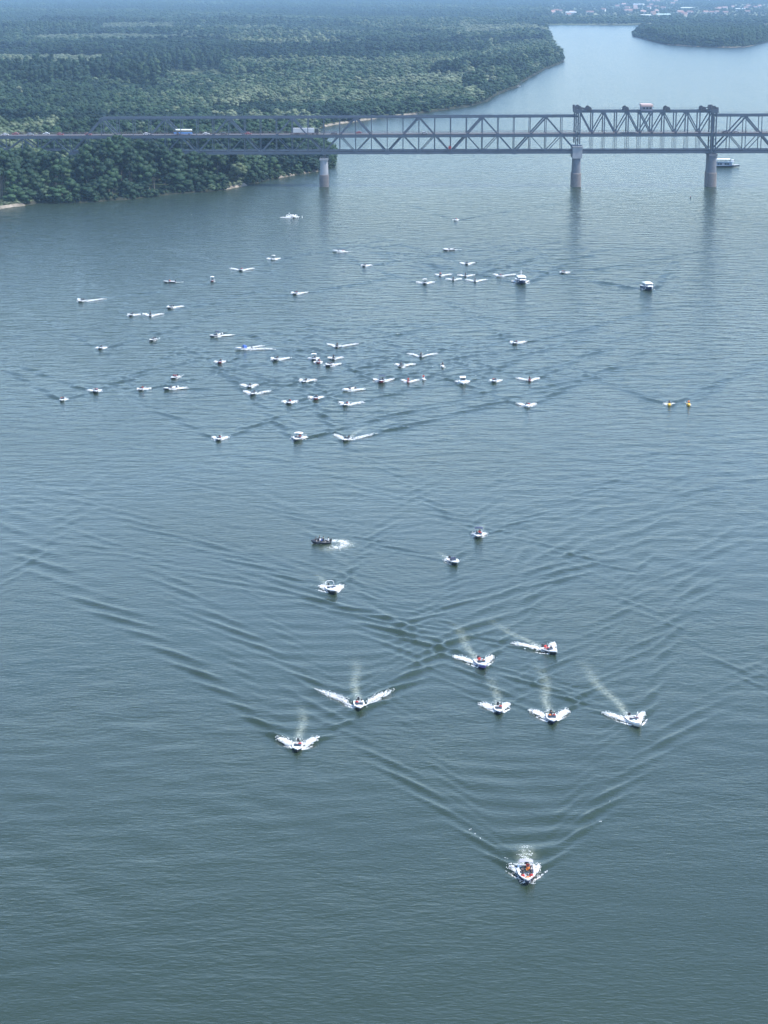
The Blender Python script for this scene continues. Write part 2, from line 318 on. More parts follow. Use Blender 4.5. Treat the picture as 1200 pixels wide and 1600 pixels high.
# low swell left by wind and old wakes
for k in range(34):
    lam = rng.uniform(4.5, 15); a = rng.normal(0, 0.55) + (math.pi / 2)
    kk = 2 * math.pi / lam; ph = rng.uniform(0, 6.28)
    amp = 0.0018 * lam ** 0.75
    w = amp * np.cos(kk * (math.cos(a) * GX + math.sin(a) * GY) + ph)
    if lam < 7: w *= np.clip((800 - GY) / 300, 0, 1)
    GZ += w
mod = 0.6 + 0.4 * np.sin(GX * 0.021 + 1.3 * np.sin(GY * 0.011)) * np.cos(GY * 0.013 + GX * 0.008)
GZ *= mod
def kelvin(b, alpha=25, gamma=44):
    """bow-wave packets running along the two arms of a wake, plus transverse waves between them"""
    d = b['dir']; o = b['bow']; L = b['wake']; al, ga, lam0 = R(b.get('alpha', alpha)), R(b.get('gamma', gamma)), b['lam']
    j0 = np.searchsorted(YY, o.y - L); j1 = np.searchsorted(YY, o.y + L)
    X = GX[j0:j1] - o.x; Yv = GY[j0:j1] - o.y
    back = -(X * d.x + Yv * d.y); lt = X * d.y - Yv * d.x
    G = GZ[j0:j1]
    for sd in (-1, 1):
        bend = 1.0 + 0.05 * np.sin(back * 0.045 + b['px'] + sd)            # arms are never ruler-straight
        lat = lt * sd * bend
        msk = (back > 0.5) & (back < L) & (lat > -1) & (lat < back * math.tan(al) * 1.6 + 6)
        x = back[msk]; y = lat[msk]
        dd = y * math.cos(al) - x * math.sin(al); w = 0.8 + 0.034 * x
        env = np.exp(-(dd / w) ** 2)
        lam = lam0 * (1 + 0.0035 * x)
        ph = 2 * math.pi / lam * (y * math.cos(ga) - x * math.sin(ga)) + 0.8 * np.sin(x * 0.11 + sd * 2.1 + b['px'])
        wav = np.cos(ph) + 0.28 * np.cos(2 * ph)
        fade = np.clip(1 - x / L, 0, 1) ** 0.7 * np.clip(x / 2.0, 0, 1) * np.power(12.0 / (x + 8), 0.30)
        brk = 0.7 + 0.3 * np.sin(x * 0.17 + sd * 2.1 + b['px'] * 0.7)
        G[msk] += b['amp'] * 4.6 * (lam0 / 3.2) * wav * env * fade * brk
        # secondary inner train, weaker
        dd2 = y * math.cos(al * .62) - x * math.sin(al * .62); env2 = np.exp(-(dd2 / (0.7 + 0.03 * x)) ** 2)
        G[msk] += b['amp'] * 1.5 * np.cos(2 * math.pi / (lam0 * .85) * (y * math.cos(ga * .8) - x * math.sin(ga * .8))) * env2 * fade * brk
    if b['trans'] > 0:
        msk = (back > 2) & (back < L * .5) & (np.abs(lt) < back * math.tan(al))
        x = back[msk]; y = lt[msk]; q = np.abs(y) / (x * math.tan(al))
        G[msk] += b['amp'] * 1.4 * b['trans'] * np.cos(2 * math.pi / 6.6 * (x - 0.012 * y * y / (1 + 0.02 * x) + 0.7 * np.sin(y * 0.22 + x * 0.05))) * (0.75 + 0.45 * np.sin(x * 0.13 + y * 0.19 + b['px'])) * (1 - q) ** 0.6 * np.clip(1 - x / (L * .5), 0, 1)
for b in B:
    if b['bow'].y > 520: b['lam'] *= 1.25; b['amp'] *= 1.5
    b.setdefault('trans', 1.9 if b.get('big') else 0.5)
    kelvin(b)
# wakes of boats that have already turned away past the frame edges
for (px, py, hd, L, amp, lam) in [(-60, 985, 20, 190, 0.035, 3.6), (1330, 1010, -25, 220, 0.022, 3.4), (1290, 860, -30, 220, 0.025, 3.8), (-120, 860, 35, 220, 0.03, 3.6), (620, 985, -10, 200, 0.04, 3.8), (1000, 900, 12, 200, 0.04, 3.5), (1250, 1120, -8, 160, 0.035, 3.2)]:
    h = R(hd); kelvin(dict(bow=at(px, py), dir=Vector((math.sin(h), -math.cos(h), 0)), wake=L, amp=amp, lam=lam, trans=0.2, px=px))
# propeller wash: stirred, paler water astern
for b in B:
    d = b['dir']; st = b['bow'] - d * b['L']; Lw = b['wash']
    if b.get('curl'):
        P = [at(500,846), at(515,844), at(530,845), at(541,849), at(538,853), at(528,855), at(516,857.5)]
        for i in range(len(P) - 1):
            for tt in np.linspace(0, 1, 8):
                c = P[i].lerp(P[i + 1], float(tt)); w = 1.0 + 0.25 * i; a = 1.0 - 0.1 * i
                j0 = np.searchsorted(YY, c.y - 6); j1 = np.searchsorted(YY, c.y + 6)
                W = WASH[j0:j1]; np.maximum(W, a * np.exp(-((GX[j0:j1] - c.x) ** 2 + (GY[j0:j1] - c.y) ** 2) / w ** 2 ), out=W)
        continue
    if Lw <= 0: continue
    j0 = np.searchsorted(YY, st.y - Lw - 5); j1 = np.searchsorted(YY, st.y + Lw * 1.5 + 5)
    X = GX[j0:j1] - st.x; Yv = GY[j0:j1] - st.y
    back = -(X * d.x + Yv * d.y); lat = X * d.y - Yv * d.x
    lat = lat + 0.5 * np.sin(back * 0.25 + b['px']) * np.clip(back / 10, 0, 1)
    wdt = (0.55 if not b.get('big') else 1.1) + back.clip(0) * 0.02
    a = np.exp(-(lat / wdt) ** 2) * np.clip(1 - back / Lw, 0, 1) ** 0.8 * (back > -0.5) * (1.0 if b.get('big') else 0.75)
    W = WASH[j0:j1]; np.maximum(W, a, out=W)
edge = np.minimum(np.clip((1 - np.abs(U)) / 0.02, 0, 1)[None, :], np.minimum(np.clip((YY - Y0) / 6, 0, 1), np.clip((Y1 - YY) / 60, 0, 1))[:, None])
GZ *= edge
V = np.stack([GX, GY, GZ], -1).reshape(-1, 3)
nr = len(YY)
idx = np.arange(nr * NX).reshape(nr, NX)
Q = np.stack([idx[:-1, :-1], idx[:-1, 1:], idx[1:, 1:], idx[1:, :-1]], -1).reshape(-1, 4)
# surrounding flat sheets, edge to edge with the wave field
BX, BY0, BY1 = 15000.0, -600.0, 15000.0
hw0, hw1 = HW[0], HW[-1]
ext = np.array([(-BX, BY0, 0), (BX, BY0, 0), (BX, Y0, 0), (-BX, Y0, 0),
                (-hw0, Y0, 0), (-hw1, Y1, 0), (-BX, Y1, 0), (hw0, Y0, 0), (BX, Y1, 0), (hw1, Y1, 0), (BX, BY1, 0), (-BX, BY1, 0)], float)
o_ = len(V)
EQ = np.array([(0, 1, 2, 3), (3, 4, 5, 6), (7, 2, 8, 9), (6, 8, 10, 11)]) + o_
V = np.concatenate([V, ext]); Q = np.concatenate([Q, EQ])
wm = np_mesh('water', V, Q, WATER, smooth=True)
wa = wm.attributes.new('wash', 'FLOAT', 'POINT')
wa.data.foreach_set('value', np.concatenate([WASH.ravel(), np.zeros(len(ext))]).astype(np.float32))
ca_ = wm.attributes.new('chop', 'FLOAT', 'POINT')
ch_ = np.clip((GY - 400) / 720, 0, 1) ** 1.1 * (0.85 + 0.3 * mod)
ca_.data.foreach_set('value', np.concatenate([ch_.ravel(), [0, 0, 0, 0, 0, .9, .9, 0, .9, .9, .9, .9]]).astype(np.float32))
river = new_obj('river_water', wm); tag(river, kind='structure')
def wave_z(x, y):
    j = int(np.clip(np.searchsorted(YY, y), 1, nr - 1)); u = x / HW[j]
    i = int(np.clip(round((u + 1) / 2 * (NX - 1)), 0, NX - 1)); return float(GZ[j, i])

# ------------------------------------------------------------------ land
def ground_material(name, c1, c2, sc):
    m = bpy.data.materials.new(name); m.use_nodes = True
    n = m.node_tree.nodes; l = m.node_tree.links; b = n['Principled BSDF']; b.inputs['Roughness'].default_value = 0.95
    b.inputs['Specular IOR Level'].default_value = 0.1
    geo = n.new('ShaderNodeNewGeometry'); nz = n.new('ShaderNodeTexNoise'); nz.inputs['Scale'].default_value = sc; nz.inputs['Detail'].default_value = 8; nz.inputs['Roughness'].default_value = 0.65
    l.new(geo.outputs['Position'], nz.inputs['Vector'])
    r = n.new('ShaderNodeValToRGB'); r.color_ramp.elements[0].position = 0.38; r.color_ramp.elements[0].color = c1 + (1,)
    r.color_ramp.elements[1].position = 0.62; r.color_ramp.elements[1].color = c2 + (1,)
    l.new(nz.outputs['Fac'], r.inputs['Fac']); l.new(r.outputs['Color'], b.inputs['Base Color'])
    return m
GRASS = ground_material('undergrowth', (0.03, 0.05, 0.022), (0.07, 0.09, 0.04), 0.06)
FIELDS = ground_material('far_fields', (0.04, 0.065, 0.03), (0.16, 0.17, 0.10), 0.0016)
SAND = ground_material('river_sand', (0.10, 0.09, 0.07), (0.24, 0.21, 0.17), 0.15)
MUD = ground_material('muddy_bank', (0.012, 0.016, 0.010), (0.04, 0.04, 0.028), 0.2)
shore_px = [(-900, 470), (-500, 395), (-200, 352), (-60, 333), (0, 327), (24, 324), (44, 321), (60, 318), (110, 318), (150, 316), (195, 312), (237, 308), (290, 302),
            (320, 300), (350, 297), (383, 291), (420, 282), (450, 276), (480, 271), (500, 267), (515, 263), (524, 259), (522, 252), (512, 240), (500, 222), (494, 208), (500, 200),
            (530, 194), (560, 190), (600, 183.5), (640, 180), (690, 173), (735, 166.5), (763, 158), (770, 152), (790, 143), (811, 135), (813, 130), (835, 118), (852, 108), (872, 101), (881, 96),
            (880, 90), (868, 78), (862, 66), (857, 52), (856, 44), (850, 40)]
shore = [at(*p) for p in shore_px]
def bank_noise(P):
    out = []
    for i in range(len(P) - 1):
        a, b = P[i], P[i + 1]; k = max(1, min(14, int((b - a).length / 7)))
        for j in range(k):
            q = a.lerp(b, j / k); out.append(q + Vector((random.uniform(-1.2, 1.2), random.uniform(-2.5, 2.5), 0)) * (1 if (i or j) else 0))
    out.append(P[-1]); return out
shore = bank_noise(shore)
def inset(P, dist, closed=False):
    out = []
    for i, p in enumerate(P):
        a = P[i - 1] if (i or closed) else p; b = P[(i + 1) % len(P)] if (i < len(P) - 1 or closed) else p
        t = (b - a); t.z = 0; t.normalize(); out.append(p + Vector((-t.y, t.x, 0)) * dist)
    return out
def land(name, P, extra, inset_d, top, m_top, closed=False):
    """sandy sloping bank strip + raised ground"""
    inn = inset(P, inset_d, closed)
    n = len(P)
    vs_ = [(p.x, p.y, -0.4) for p in P] + [(p.x, p.y, top) for p in inn]
    fs = [(i, (i + 1) % n, n + (i + 1) % n, n + i) for i in range(n if closed else n - 1)]
    me = bpy.data.meshes.new('bank'); me.from_pydata(vs_, [], fs); me.validate(); me.materials.append(SAND); me.materials.append(MUD)
    for pl in me.polygons:
        c = pl.center; a, b_ = px_of(c.x, c.y, 0)
        sandy = (a < 46 and b_ > 315) or 352 < a < 388 or 428 < a < 460 or 478 < a < 500 or (505 < a < 652 and b_ < 200) or (1040 < a < 1185)
        pl.material_index = 0 if sandy else 1
    poly = [Vector((p.x, p.y, 0)) for p in inn] + [Vector(e) for e in extra]
    tri = geometry.tessellate_polygon([poly])
    mt = bpy.data.meshes.new(name); mt.from_pydata([(p.x, p.y, top) for p in poly], [], [tuple(t) for t in tri])
    bm = bmesh.new(); bm.from_mesh(mt); bmesh.ops.recalc_face_normals(bm, faces=bm.faces)
    if bm.faces and sum(f.normal.z * f.calc_area() for f in bm.faces) < 0: bmesh.ops.reverse_faces(bm, faces=bm.faces)
    bm.to_mesh(mt); bm.free(); mt.materials.append(m_top)
    g = new_obj(name, mt); tag(g, kind='structure')
    bk = new_obj('sandy_bank', me, None, g)
    return g, inn
FAR_Y = at(600, 39.2).y
ground, shore_in = land('ground_left_bank', shore, [(-9000, FAR_Y + 60, 0), (-9000, 900, 0)], 2.6, 1.5, GRASS)
# the plain behind the bend
fp = [(-BX + 50, FAR_Y, 1.2), (BX - 50, FAR_Y, 1.2), (BX - 50, BY1 - 50, 1.2), (-BX + 50, BY1 - 50, 1.2), (-BX + 50, FAR_Y - 6, -0.4), (BX - 50, FAR_Y - 6, -0.4)]
me = bpy.data.meshes.new('plain'); me.from_pydata(fp, [], [(0, 1, 2, 3), (4, 5, 1, 0)]); me.materials.append(FIELDS)
tag(new_obj('far_plain', me), kind='structure')
isl_px = [(987, 54), (992, 58), (1008, 62), (1022, 66), (1040, 70), (1075, 72.5), (1110, 74), (1140, 74.5), (1165, 74), (1180, 71), (1198, 66), (1215, 60), (1225, 54), (1190, 50), (1120, 48), (1040, 47), (1000, 49)]
isl = [at(*p) for p in isl_px]
isl_g, isl_in = land('island', isl, [], 9.0, 1.5, GRASS, True)
# ------------------------------------------------------------------ trees
_bm = bmesh.new(); bmesh.ops.create_icosphere(_bm, subdivisions=2, radius=1.0)
ICO_V = np.array([v.co[:] for v in _bm.verts]); ICO_F = np.array([[v.index for v in f.verts] for f in _bm.faces]); _bm.free()
_bm = bmesh.new(); bmesh.ops.create_icosphere(_bm, subdivisions=1, radius=1.0)
ICO1_V = np.array([v.co[:] for v in _bm.verts]); ICO1_F = np.array([[v.index for v in f.verts] for f in _bm.faces]); _bm.free()
def crown_mesh(name, lobes, nq, size, seed, low=False):
    r = np.random.default_rng(seed); P = []; CV = []; CF = []; off = 0
    tot = sum(l[3] ** 2 for l in lobes); iv, if_ = (ICO1_V, ICO1_F) if low else (ICO_V, ICO_F)
    for (cx, cy, cz, rad) in lobes:
        bump = r.uniform(0.74, 1.02, len(iv))[:, None]
        CV.append(np.array([cx, cy, cz]) + iv * rad * bump * np.array([1, 1, 0.9])); CF.append(if_ + off); off += len(iv)
        k = max(6, int(nq * rad * rad / tot))
        d = r.normal(size=(k, 3)); d[:, 2] = np.where(d[:, 2] < -0.5, -d[:, 2], d[:, 2]); d /= np.linalg.norm(d, axis=1)[:, None]
        rr = rad * r.uniform(0.88, 1.14, k)[:, None]
        c = np.array([cx, cy, cz]) + d * rr * np.array([1, 1, 0.92])
        nrm = d + r.normal(0, 0.3, (k, 3)); nrm[:, 2] += 0.2; nrm /= np.linalg.norm(nrm, axis=1)[:, None]
        t = np.cross(nrm, r.normal(size=(k, 3))); t /= np.linalg.norm(t, axis=1)[:, None]
        u = np.cross(nrm, t); s = size * r.uniform(0.6, 1.25, k)[:, None] * 0.5
        s2 = s * r.uniform(0.6, 1.0, k)[:, None]
        P.append(np.stack([c - t*s, c - u*s2, c + t*s, c + u*s2], 1))
    Vv = np.concatenate(P).reshape(-1, 3); Fq = np.arange(len(Vv)).reshape(-1, 4)
    Ft = np.concatenate([Fq[:, [0, 1, 2]], Fq[:, [0, 2, 3]]]) + off
    me = np_mesh(name, np.concatenate(CV + [Vv]), np.concatenate(CF + [Ft]), LEAF)
    nc = sum(len(f) for f in CF); sm = np.zeros(len(me.polygons), bool); sm[:nc] = True
    me.polygons.foreach_set('use_smooth', sm); return me
def lobes_round(seed, h, w, n, base=0.16):
    r = random.Random(seed); L = [(0, 0, h * 0.62, w * 0.30)]
    for i in range(n):
        a = 2.4 * i + r.uniform(-.5, .5); z = r.uniform(base, 0.86)
        env = math.sin(min(1, (z - base + 0.14) / (1.05 - base)) * math.pi) ** 0.6
        q = w * 0.5 * env * r.uniform(0.55, 0.8)
        L.append((math.cos(a) * q, math.sin(a) * q, h * z, w * r.uniform(0.15, 0.23)))
    L.append((r.uniform(-.1, .1) * w, r.uniform(-.1, .1) * w, h * 0.86, w * 0.17))
    return L
def lobes_poplar(seed, h, w, n):
    r = random.Random(seed); L = []
    for i in range(n):
        z = 0.16 + 0.78 * i / (n - 1); q = w * 0.22 * math.sin(min(1, (1.1 - z)) * math.pi / 2) * r.uniform(0.4, 1.2); a = r.uniform(0, 6.28)
        L.append((math.cos(a) * q, math.sin(a) * q, h * z, w * (0.33 - 0.09 * z) * r.uniform(.8, 1.2)))
    return L
TH = 16.0
CROWN = [crown_mesh('crown', lobes_round(s, TH, w, n, b), 520, 0.85, s) for s, w, n, b in ((1, 11, 13, .14), (2, 12.5, 16, .10), (3, 9.5, 11, .16), (4, 13, 18, .06), (5, 10.5, 14, .12))]
CROWN += [crown_mesh('crown', lobes_poplar(21, TH, 7.0, 12), 420, 0.75, 21), crown_mesh('crown', lobes_poplar(22, TH, 6.2, 12), 420, 0.75, 22)]
def trunk_mesh(h, seed):
    r = random.Random(seed); m = MB()
    top = Vector((r.uniform(-.5, .5), r.uniform(-.5, .5), h * 0.72))
    m.tube([(0, 0, -0.6), (0, 0, h * 0.12), top * 0.6, top], [0.42, 0.30, 0.22, 0.07], 6)
    for i in range(4):
        a = i * 1.7 + r.random(); z = h * r.uniform(0.22, 0.5)
        m.tube([(0, 0, z), (math.cos(a) * 1.5, math.sin(a) * 1.5, z + 1.4), (math.cos(a) * 3.0, math.sin(a) * 3.0, z + 3.2)], [0.16, 0.11, 0.04], 5)
    return m.mesh('trunk', BARK)
TRUNK = [trunk_mesh(TH, s) for s in range(3)]
SHRUB = [crown_mesh('foliage', lobes_round(40 + s, 3.0, 3.6, 7, 0.05), 150, 0.5, 40 + s, True) for s in range(2)]
from mathutils import Vector as _V
inner2d = [(p.x, p.y) for p in shore_in] + [(-9000, FAR_Y + 60), (-9000, 900)]
def inside_poly(X, Y, poly):
    c = np.zeros(X.shape, bool); n = len(poly); j = n - 1
    for i in range(n):
        xi, yi = poly[i]; xj, yj = poly[j]
        if yi != yj:
            t = ((yi > Y) != (yj > Y)) & (X < (xj - xi) * (Y - yi) / (yj - yi) + xi); c ^= t
        j = i
    return c
SHP = np.array([(p.x, p.y) for p in shore])
def shore_dist(X, Y, S=SHP):
    d = np.full(X.shape, 1e9)
    for i in range(len(S) - 1):
        a = S[i]; ab = S[i + 1] - a; L2 = (ab ** 2).sum() + 1e-9
        t = np.clip(((X - a[0]) * ab[0] + (Y - a[1]) * ab[1]) / L2, 0, 1)
        d = np.minimum(d, np.hypot(X - a[0] - t * ab[0], Y - a[1] - t * ab[1]))
    return d
def jitter_grid(x0, x1, y0, y1, sp, jit=0.42):
    xs = np.arange(x0, x1, sp); ys = np.arange(y0, y1, sp * 0.9)
    X, Y = np.meshgrid(xs, ys); X = X + (np.arange(len(ys)) % 2)[:, None] * sp / 2
    X = X + rng.uniform(-jit, jit, X.shape) * sp; Y = Y + rng.uniform(-jit, jit, Y.shape) * sp
    return X.ravel(), Y.ravel()
BRY = 1319.0        # near truss of the bridge
def px_arr(X, Y, Z):
    fw = Y * CP - (Z - H) * SP
    return 600 + F * X / fw, 800 - F * (Y * SP + (Z - H) * CP) / fw
def fbm(X, Y, sc, seed):
    r = np.random.default_rng(seed); o = np.zeros_like(X)
    for k in range(5):
        a = r.uniform(0, 6.28); f = sc * (1.7 ** k) * r.uniform(.8, 1.2)
        o += np.sin((np.cos(a) * X + np.sin(a) * Y) * f + r.uniform(0, 6.28) + 1.7 * np.sin((np.sin(a) * X - np.cos(a) * Y) * f * 0.7 + k)) / (1.35 ** k)
    return o / 2.6
# --- trees near the bridge: every one a thing of its own
X, Y = jitter_grid(-330, 30, 1150, 1700, 8.7)
ins = inside_poly(X, Y, inner2d); X, Y = X[ins], Y[ins]
sd = shore_dist(X, Y); PX, PY = px_arr(X, Y, np.full(X.shape, 1.6))
keep = (PX > -14) & (sd > 2.7) & ~((Y > BRY - 5) & (Y < BRY + 17)) & ~((PX < 42) & (PY > 316))
X, Y, sd, PX, PY = X[keep], Y[keep], sd[keep], PX[keep], PY[keep]
order = np.argsort(Y); X, Y, sd, PX, PY = [a[order][:285] for a in (X, Y, sd, PX, PY)]
Y_NEAR_MAX = Y.max()
prof = [(-20, 231), (60, 230), (92, 240), (125, 243), (138, 222), (185, 211), (230, 217), (262, 224), (300, 228), (330, 236), (345, 246), (420, 249), (500, 250), (530, 252)]
def ytop(px): return float(np.interp(px, [p[0] for p in prof], [p[1] for p in prof]))
def make_tree(x, y, h, w, ci, tint, label, group, name='tree', ground_z=1.5):
    t = empty(name, (x, y, ground_z), random.uniform(0, 6.28)); tag(t, label, 'tree', group)
    tr = new_obj('trunk', TRUNK[ci % 3], None, t); cr = new_obj('crown', CROWN[ci], None, t)
    q = min(1.0, (1.05 * 11 * w * h / 16 + 2.5) / h); cr.scale = (1, 1, q); cr.location = (0, 0, TH * (1 - q))
    sz = h / TH; t.scale = (w * sz, w * sz, sz); cr['tint'] = tint
    return t
front = []
for i in range(len(X)):
    x, y = float(X[i]), float(Y[i]); px = PX[i]; edge_d = sd[i]
    if y < BRY:
        hm = at_y(px, ytop(px) + random.uniform(-3, 5), y).z - 1.5
        h = min(hm, 8.5 + edge_d * 0.62 + random.uniform(-3, 5)); h = max(6.0, h)
        tint = random.uniform(0.04, 0.34) if random.random() < 0.85 else random.uniform(0.42, 0.65)
        if edge_d < 12: h = min(h, random.uniform(7.5, 14))
    else:
        h = random.uniform(11, 21); tint = random.uniform(0.2, 0.75)
        if edge_d < 16: h *= 0.7
        if px > 440: h = min(h, 12)
    ci = random.choice([0, 1, 2, 3, 4]) if edge_d > 11 else random.choice([3, 3, 1])
    w = 10.4 * random.uniform(0.75, 1.4) / (11.0 * h / 16) * (1.0 if h > 12 else 0.9)
    first = (y < BRY and edge_d < 11)
    t = make_tree(x, y, h, w, ci, tint, None, None)
    if first: front.append((px, t))
    elif y < BRY: tag(t, 'dark leafy tree in the bank wood between the waterline and bridge', 'tree', 'trees of the left bank in front of the bridge')
    else: tag(t, 'leafy tree of the flood-plain wood just behind the bridge', 'tree', 'trees just behind the bridge')
front.sort(key=lambda a: a[0])
ORD = ['first','second','third','fourth','fifth','sixth','seventh','eighth','ninth','tenth','eleventh','twelfth','thirteenth','fourteenth','fifteenth','sixteenth','seventeenth','eighteenth','nineteenth','twentieth']
def ordinal(i):
    if i < 20: return ORD[i]
    return ['twenty','thirty','forty','fifty','sixty'][i // 10 - 2 if i % 10 != 9 or True else 0] + '-' + ORD[i % 10] if (i + 1) % 10 else {2: 'thirtieth', 3: 'fortieth', 4: 'fiftieth'}[i // 10]
for i, (px, t) in enumerate(front):
    tag(t, 'bushy waterside tree, %s from the left along the near bank' % ordinal(i), 'tree', 'trees along the near waterline')
# shrubs along the water and on the sand spit
k = 0
sh_spots = [(8, 320), (16, 319), (27, 318), (36, 317), (12, 316), (22, 315), (3, 317), (330, 297), (352, 293), (366, 290), (374, 288.5), (358, 291.5), (340, 295), (440, 276), (470, 271), (575, 185), (596, 182), (612, 180), (628, 178.5), (650, 176), (668, 174), (690, 171)]
for (px, py) in sh_spots:
    p = at(px, py, 1.3); s = empty('shrub', p, random.uniform(0, 6.28)); f = new_obj('foliage', SHRUB[k % 2], None, s); k += 1
    bright = 345 < px < 380 or px < 40
    f['tint'] = 0.95 if bright else random.uniform(0.5, 0.8); sc = random.uniform(0.8, 1.5) if py > 200 else random.uniform(1.4, 2.2); s.scale = (sc * 1.3, sc, sc * (0.5 if px < 40 else 0.9))
    where = 'on the sand spit at the left edge' if px < 40 else ('at the water edge below the bridge' if py > 200 else 'on the sandy beach beyond the bridge')
    tag(s, 'low green shrub ' + where, 'shrub', 'shrubs ' + where)

# dense scrub hanging over the near waterline
nb = [i for i in range(len(shore) - 1) if 46 < px_of(*shore[i])[0] < 524 and px_of(*shore[i])[1] > 256]
acc = 0.0
for i in nb:
    a, b_ = shore[i], shore[i + 1]; ln = (b_ - a).length; tdir = (b_ - a).normalized(); nrm_ = Vector((-tdir.y, tdir.x, 0))
    while acc < ln:
        c = a + tdir * acc + nrm_ * random.uniform(0.8, 3.2); acc += random.uniform(3.0, 5.6)
        ppx = px_of(*c)[0]
        if (352 < ppx < 386 or 430 < ppx < 458 or 480 < ppx < 498) and random.random() < .75: continue
        sh = empty('shrub', (c.x, c.y, 0.35), random.uniform(0, 6.28)); f = new_obj('foliage', SHRUB[random.randrange(2)], None, sh); f['tint'] = random.uniform(.03, .4)
        sc = random.uniform(.8, 1.75); sh.scale = (sc * random.uniform(1, 1.4), sc, sc * random.uniform(.8, 1.2))
        tag(sh, 'dark scrub bush overhanging the water along the wooded left bank', 'shrub', 'scrub along the near waterline')
    acc -= ln
# --- the woods beyond, one mass: instanced by geometry nodes
proto_col = bpy.data.collections.new('tree_kinds')
def proto(i, ci):
    o = bpy.data.objects.new('tree_kind_%02d' % i, CROWN_ALL[ci]); proto_col.objects.link(o)
LOWC = [crown_mesh('crown_low', lobes_round(60 + s, TH, w, 9, .08), 150, 1.3, 60 + s, True) for s, w in ((0, 12), (1, 10), (2, 13.5))]
LOWC += [crown_mesh('crown_low', lobes_poplar(66, TH, 6.6, 10), 120, 1.2, 66, True), crown_mesh('crown_low', lobes_poplar(67, TH, 7.4, 10), 120, 1.2, 67, True)]
CROWN_ALL = CROWN + LOWC
for i in range(len(CROWN_ALL)): proto(i, i)
def gn_tree():
    g = bpy.data.node_groups.new('wood_scatter', 'GeometryNodeTree')
    g.interface.new_socket('Geometry', in_out='INPUT', socket_type='NodeSocketGeometry'); g.interface.new_socket('Geometry', in_out='OUTPUT', socket_type='NodeSocketGeometry')
    n = g.nodes; l = g.links; gi = n.new('NodeGroupInput'); go = n.new('NodeGroupOutput')
    ci = n.new('GeometryNodeCollectionInfo'); ci.inputs['Collection'].default_value = proto_col; ci.inputs['Separate Children'].default_value = True; ci.inputs['Reset Children'].default_value = True
    ip = n.new('GeometryNodeInstanceOnPoints'); ip.inputs['Pick Instance'].default_value = True
    def na(name, t):
        a = n.new('GeometryNodeInputNamedAttribute'); a.data_type = t; a.inputs['Name'].default_value = name; return a.outputs['Attribute']
    l.new(gi.outputs[0], ip.inputs['Points']); l.new(ci.outputs[0], ip.inputs['Instance'])
    l.new(na('kind_id', 'INT'), ip.inputs['Instance Index']); l.new(na('scl', 'FLOAT_VECTOR'), ip.inputs['Scale'])
    er = n.new('FunctionNodeEulerToRotation'); l.new(na('rot', 'FLOAT_VECTOR'), er.inputs[0]); l.new(er.outputs[0], ip.inputs['Rotation'])
    l.new(ip.outputs[0], go.inputs[0]); return g
GN = gn_tree()
def wood(name, X, Y, Z, Hh, Wd, KI, T, label):
    n = len(X); me = bpy.data.meshes.new(name); me.vertices.add(n)
    me.vertices.foreach_set('co', np.stack([X, Y, Z], -1).astype(np.float32).ravel())
    s = Hh / TH; hc = np.minimum(Hh, 1.05 * 11 * Wd * s + 2.5)
    me.vertices.foreach_set('co', np.stack([X, Y, Z + Hh - hc], -1).astype(np.float32).ravel())
    a = me.attributes.new('scl', 'FLOAT_VECTOR', 'POINT'); a.data.foreach_set('vector', np.stack([s * Wd, s * Wd, hc / TH], -1).astype(np.float32).ravel())
    a = me.attributes.new('rot', 'FLOAT_VECTOR', 'POINT'); a.data.foreach_set('vector', np.stack([np.zeros(n), np.zeros(n), rng.uniform(0, 6.28, n)], -1).astype(np.float32).ravel())
    a = me.attributes.new('kind_id', 'INT', 'POINT'); a.data.foreach_set('value', KI.astype(np.int32))
    a = me.attributes.new('tint', 'FLOAT', 'POINT'); a.data.foreach_set('value', np.clip(T, 0, 1).astype(np.float32))
    o = new_obj(name, me); md = o.modifiers.new('scatter', 'NODES'); md.node_group = GN
    tag(o, label, 'woodland', kind='stuff'); return o
def cell_rand(ix, iy, k):
    v = np.sin(ix * 127.1 + iy * 311.7 + k * 74.7) * 43758.5453
    return v - np.floor(v)
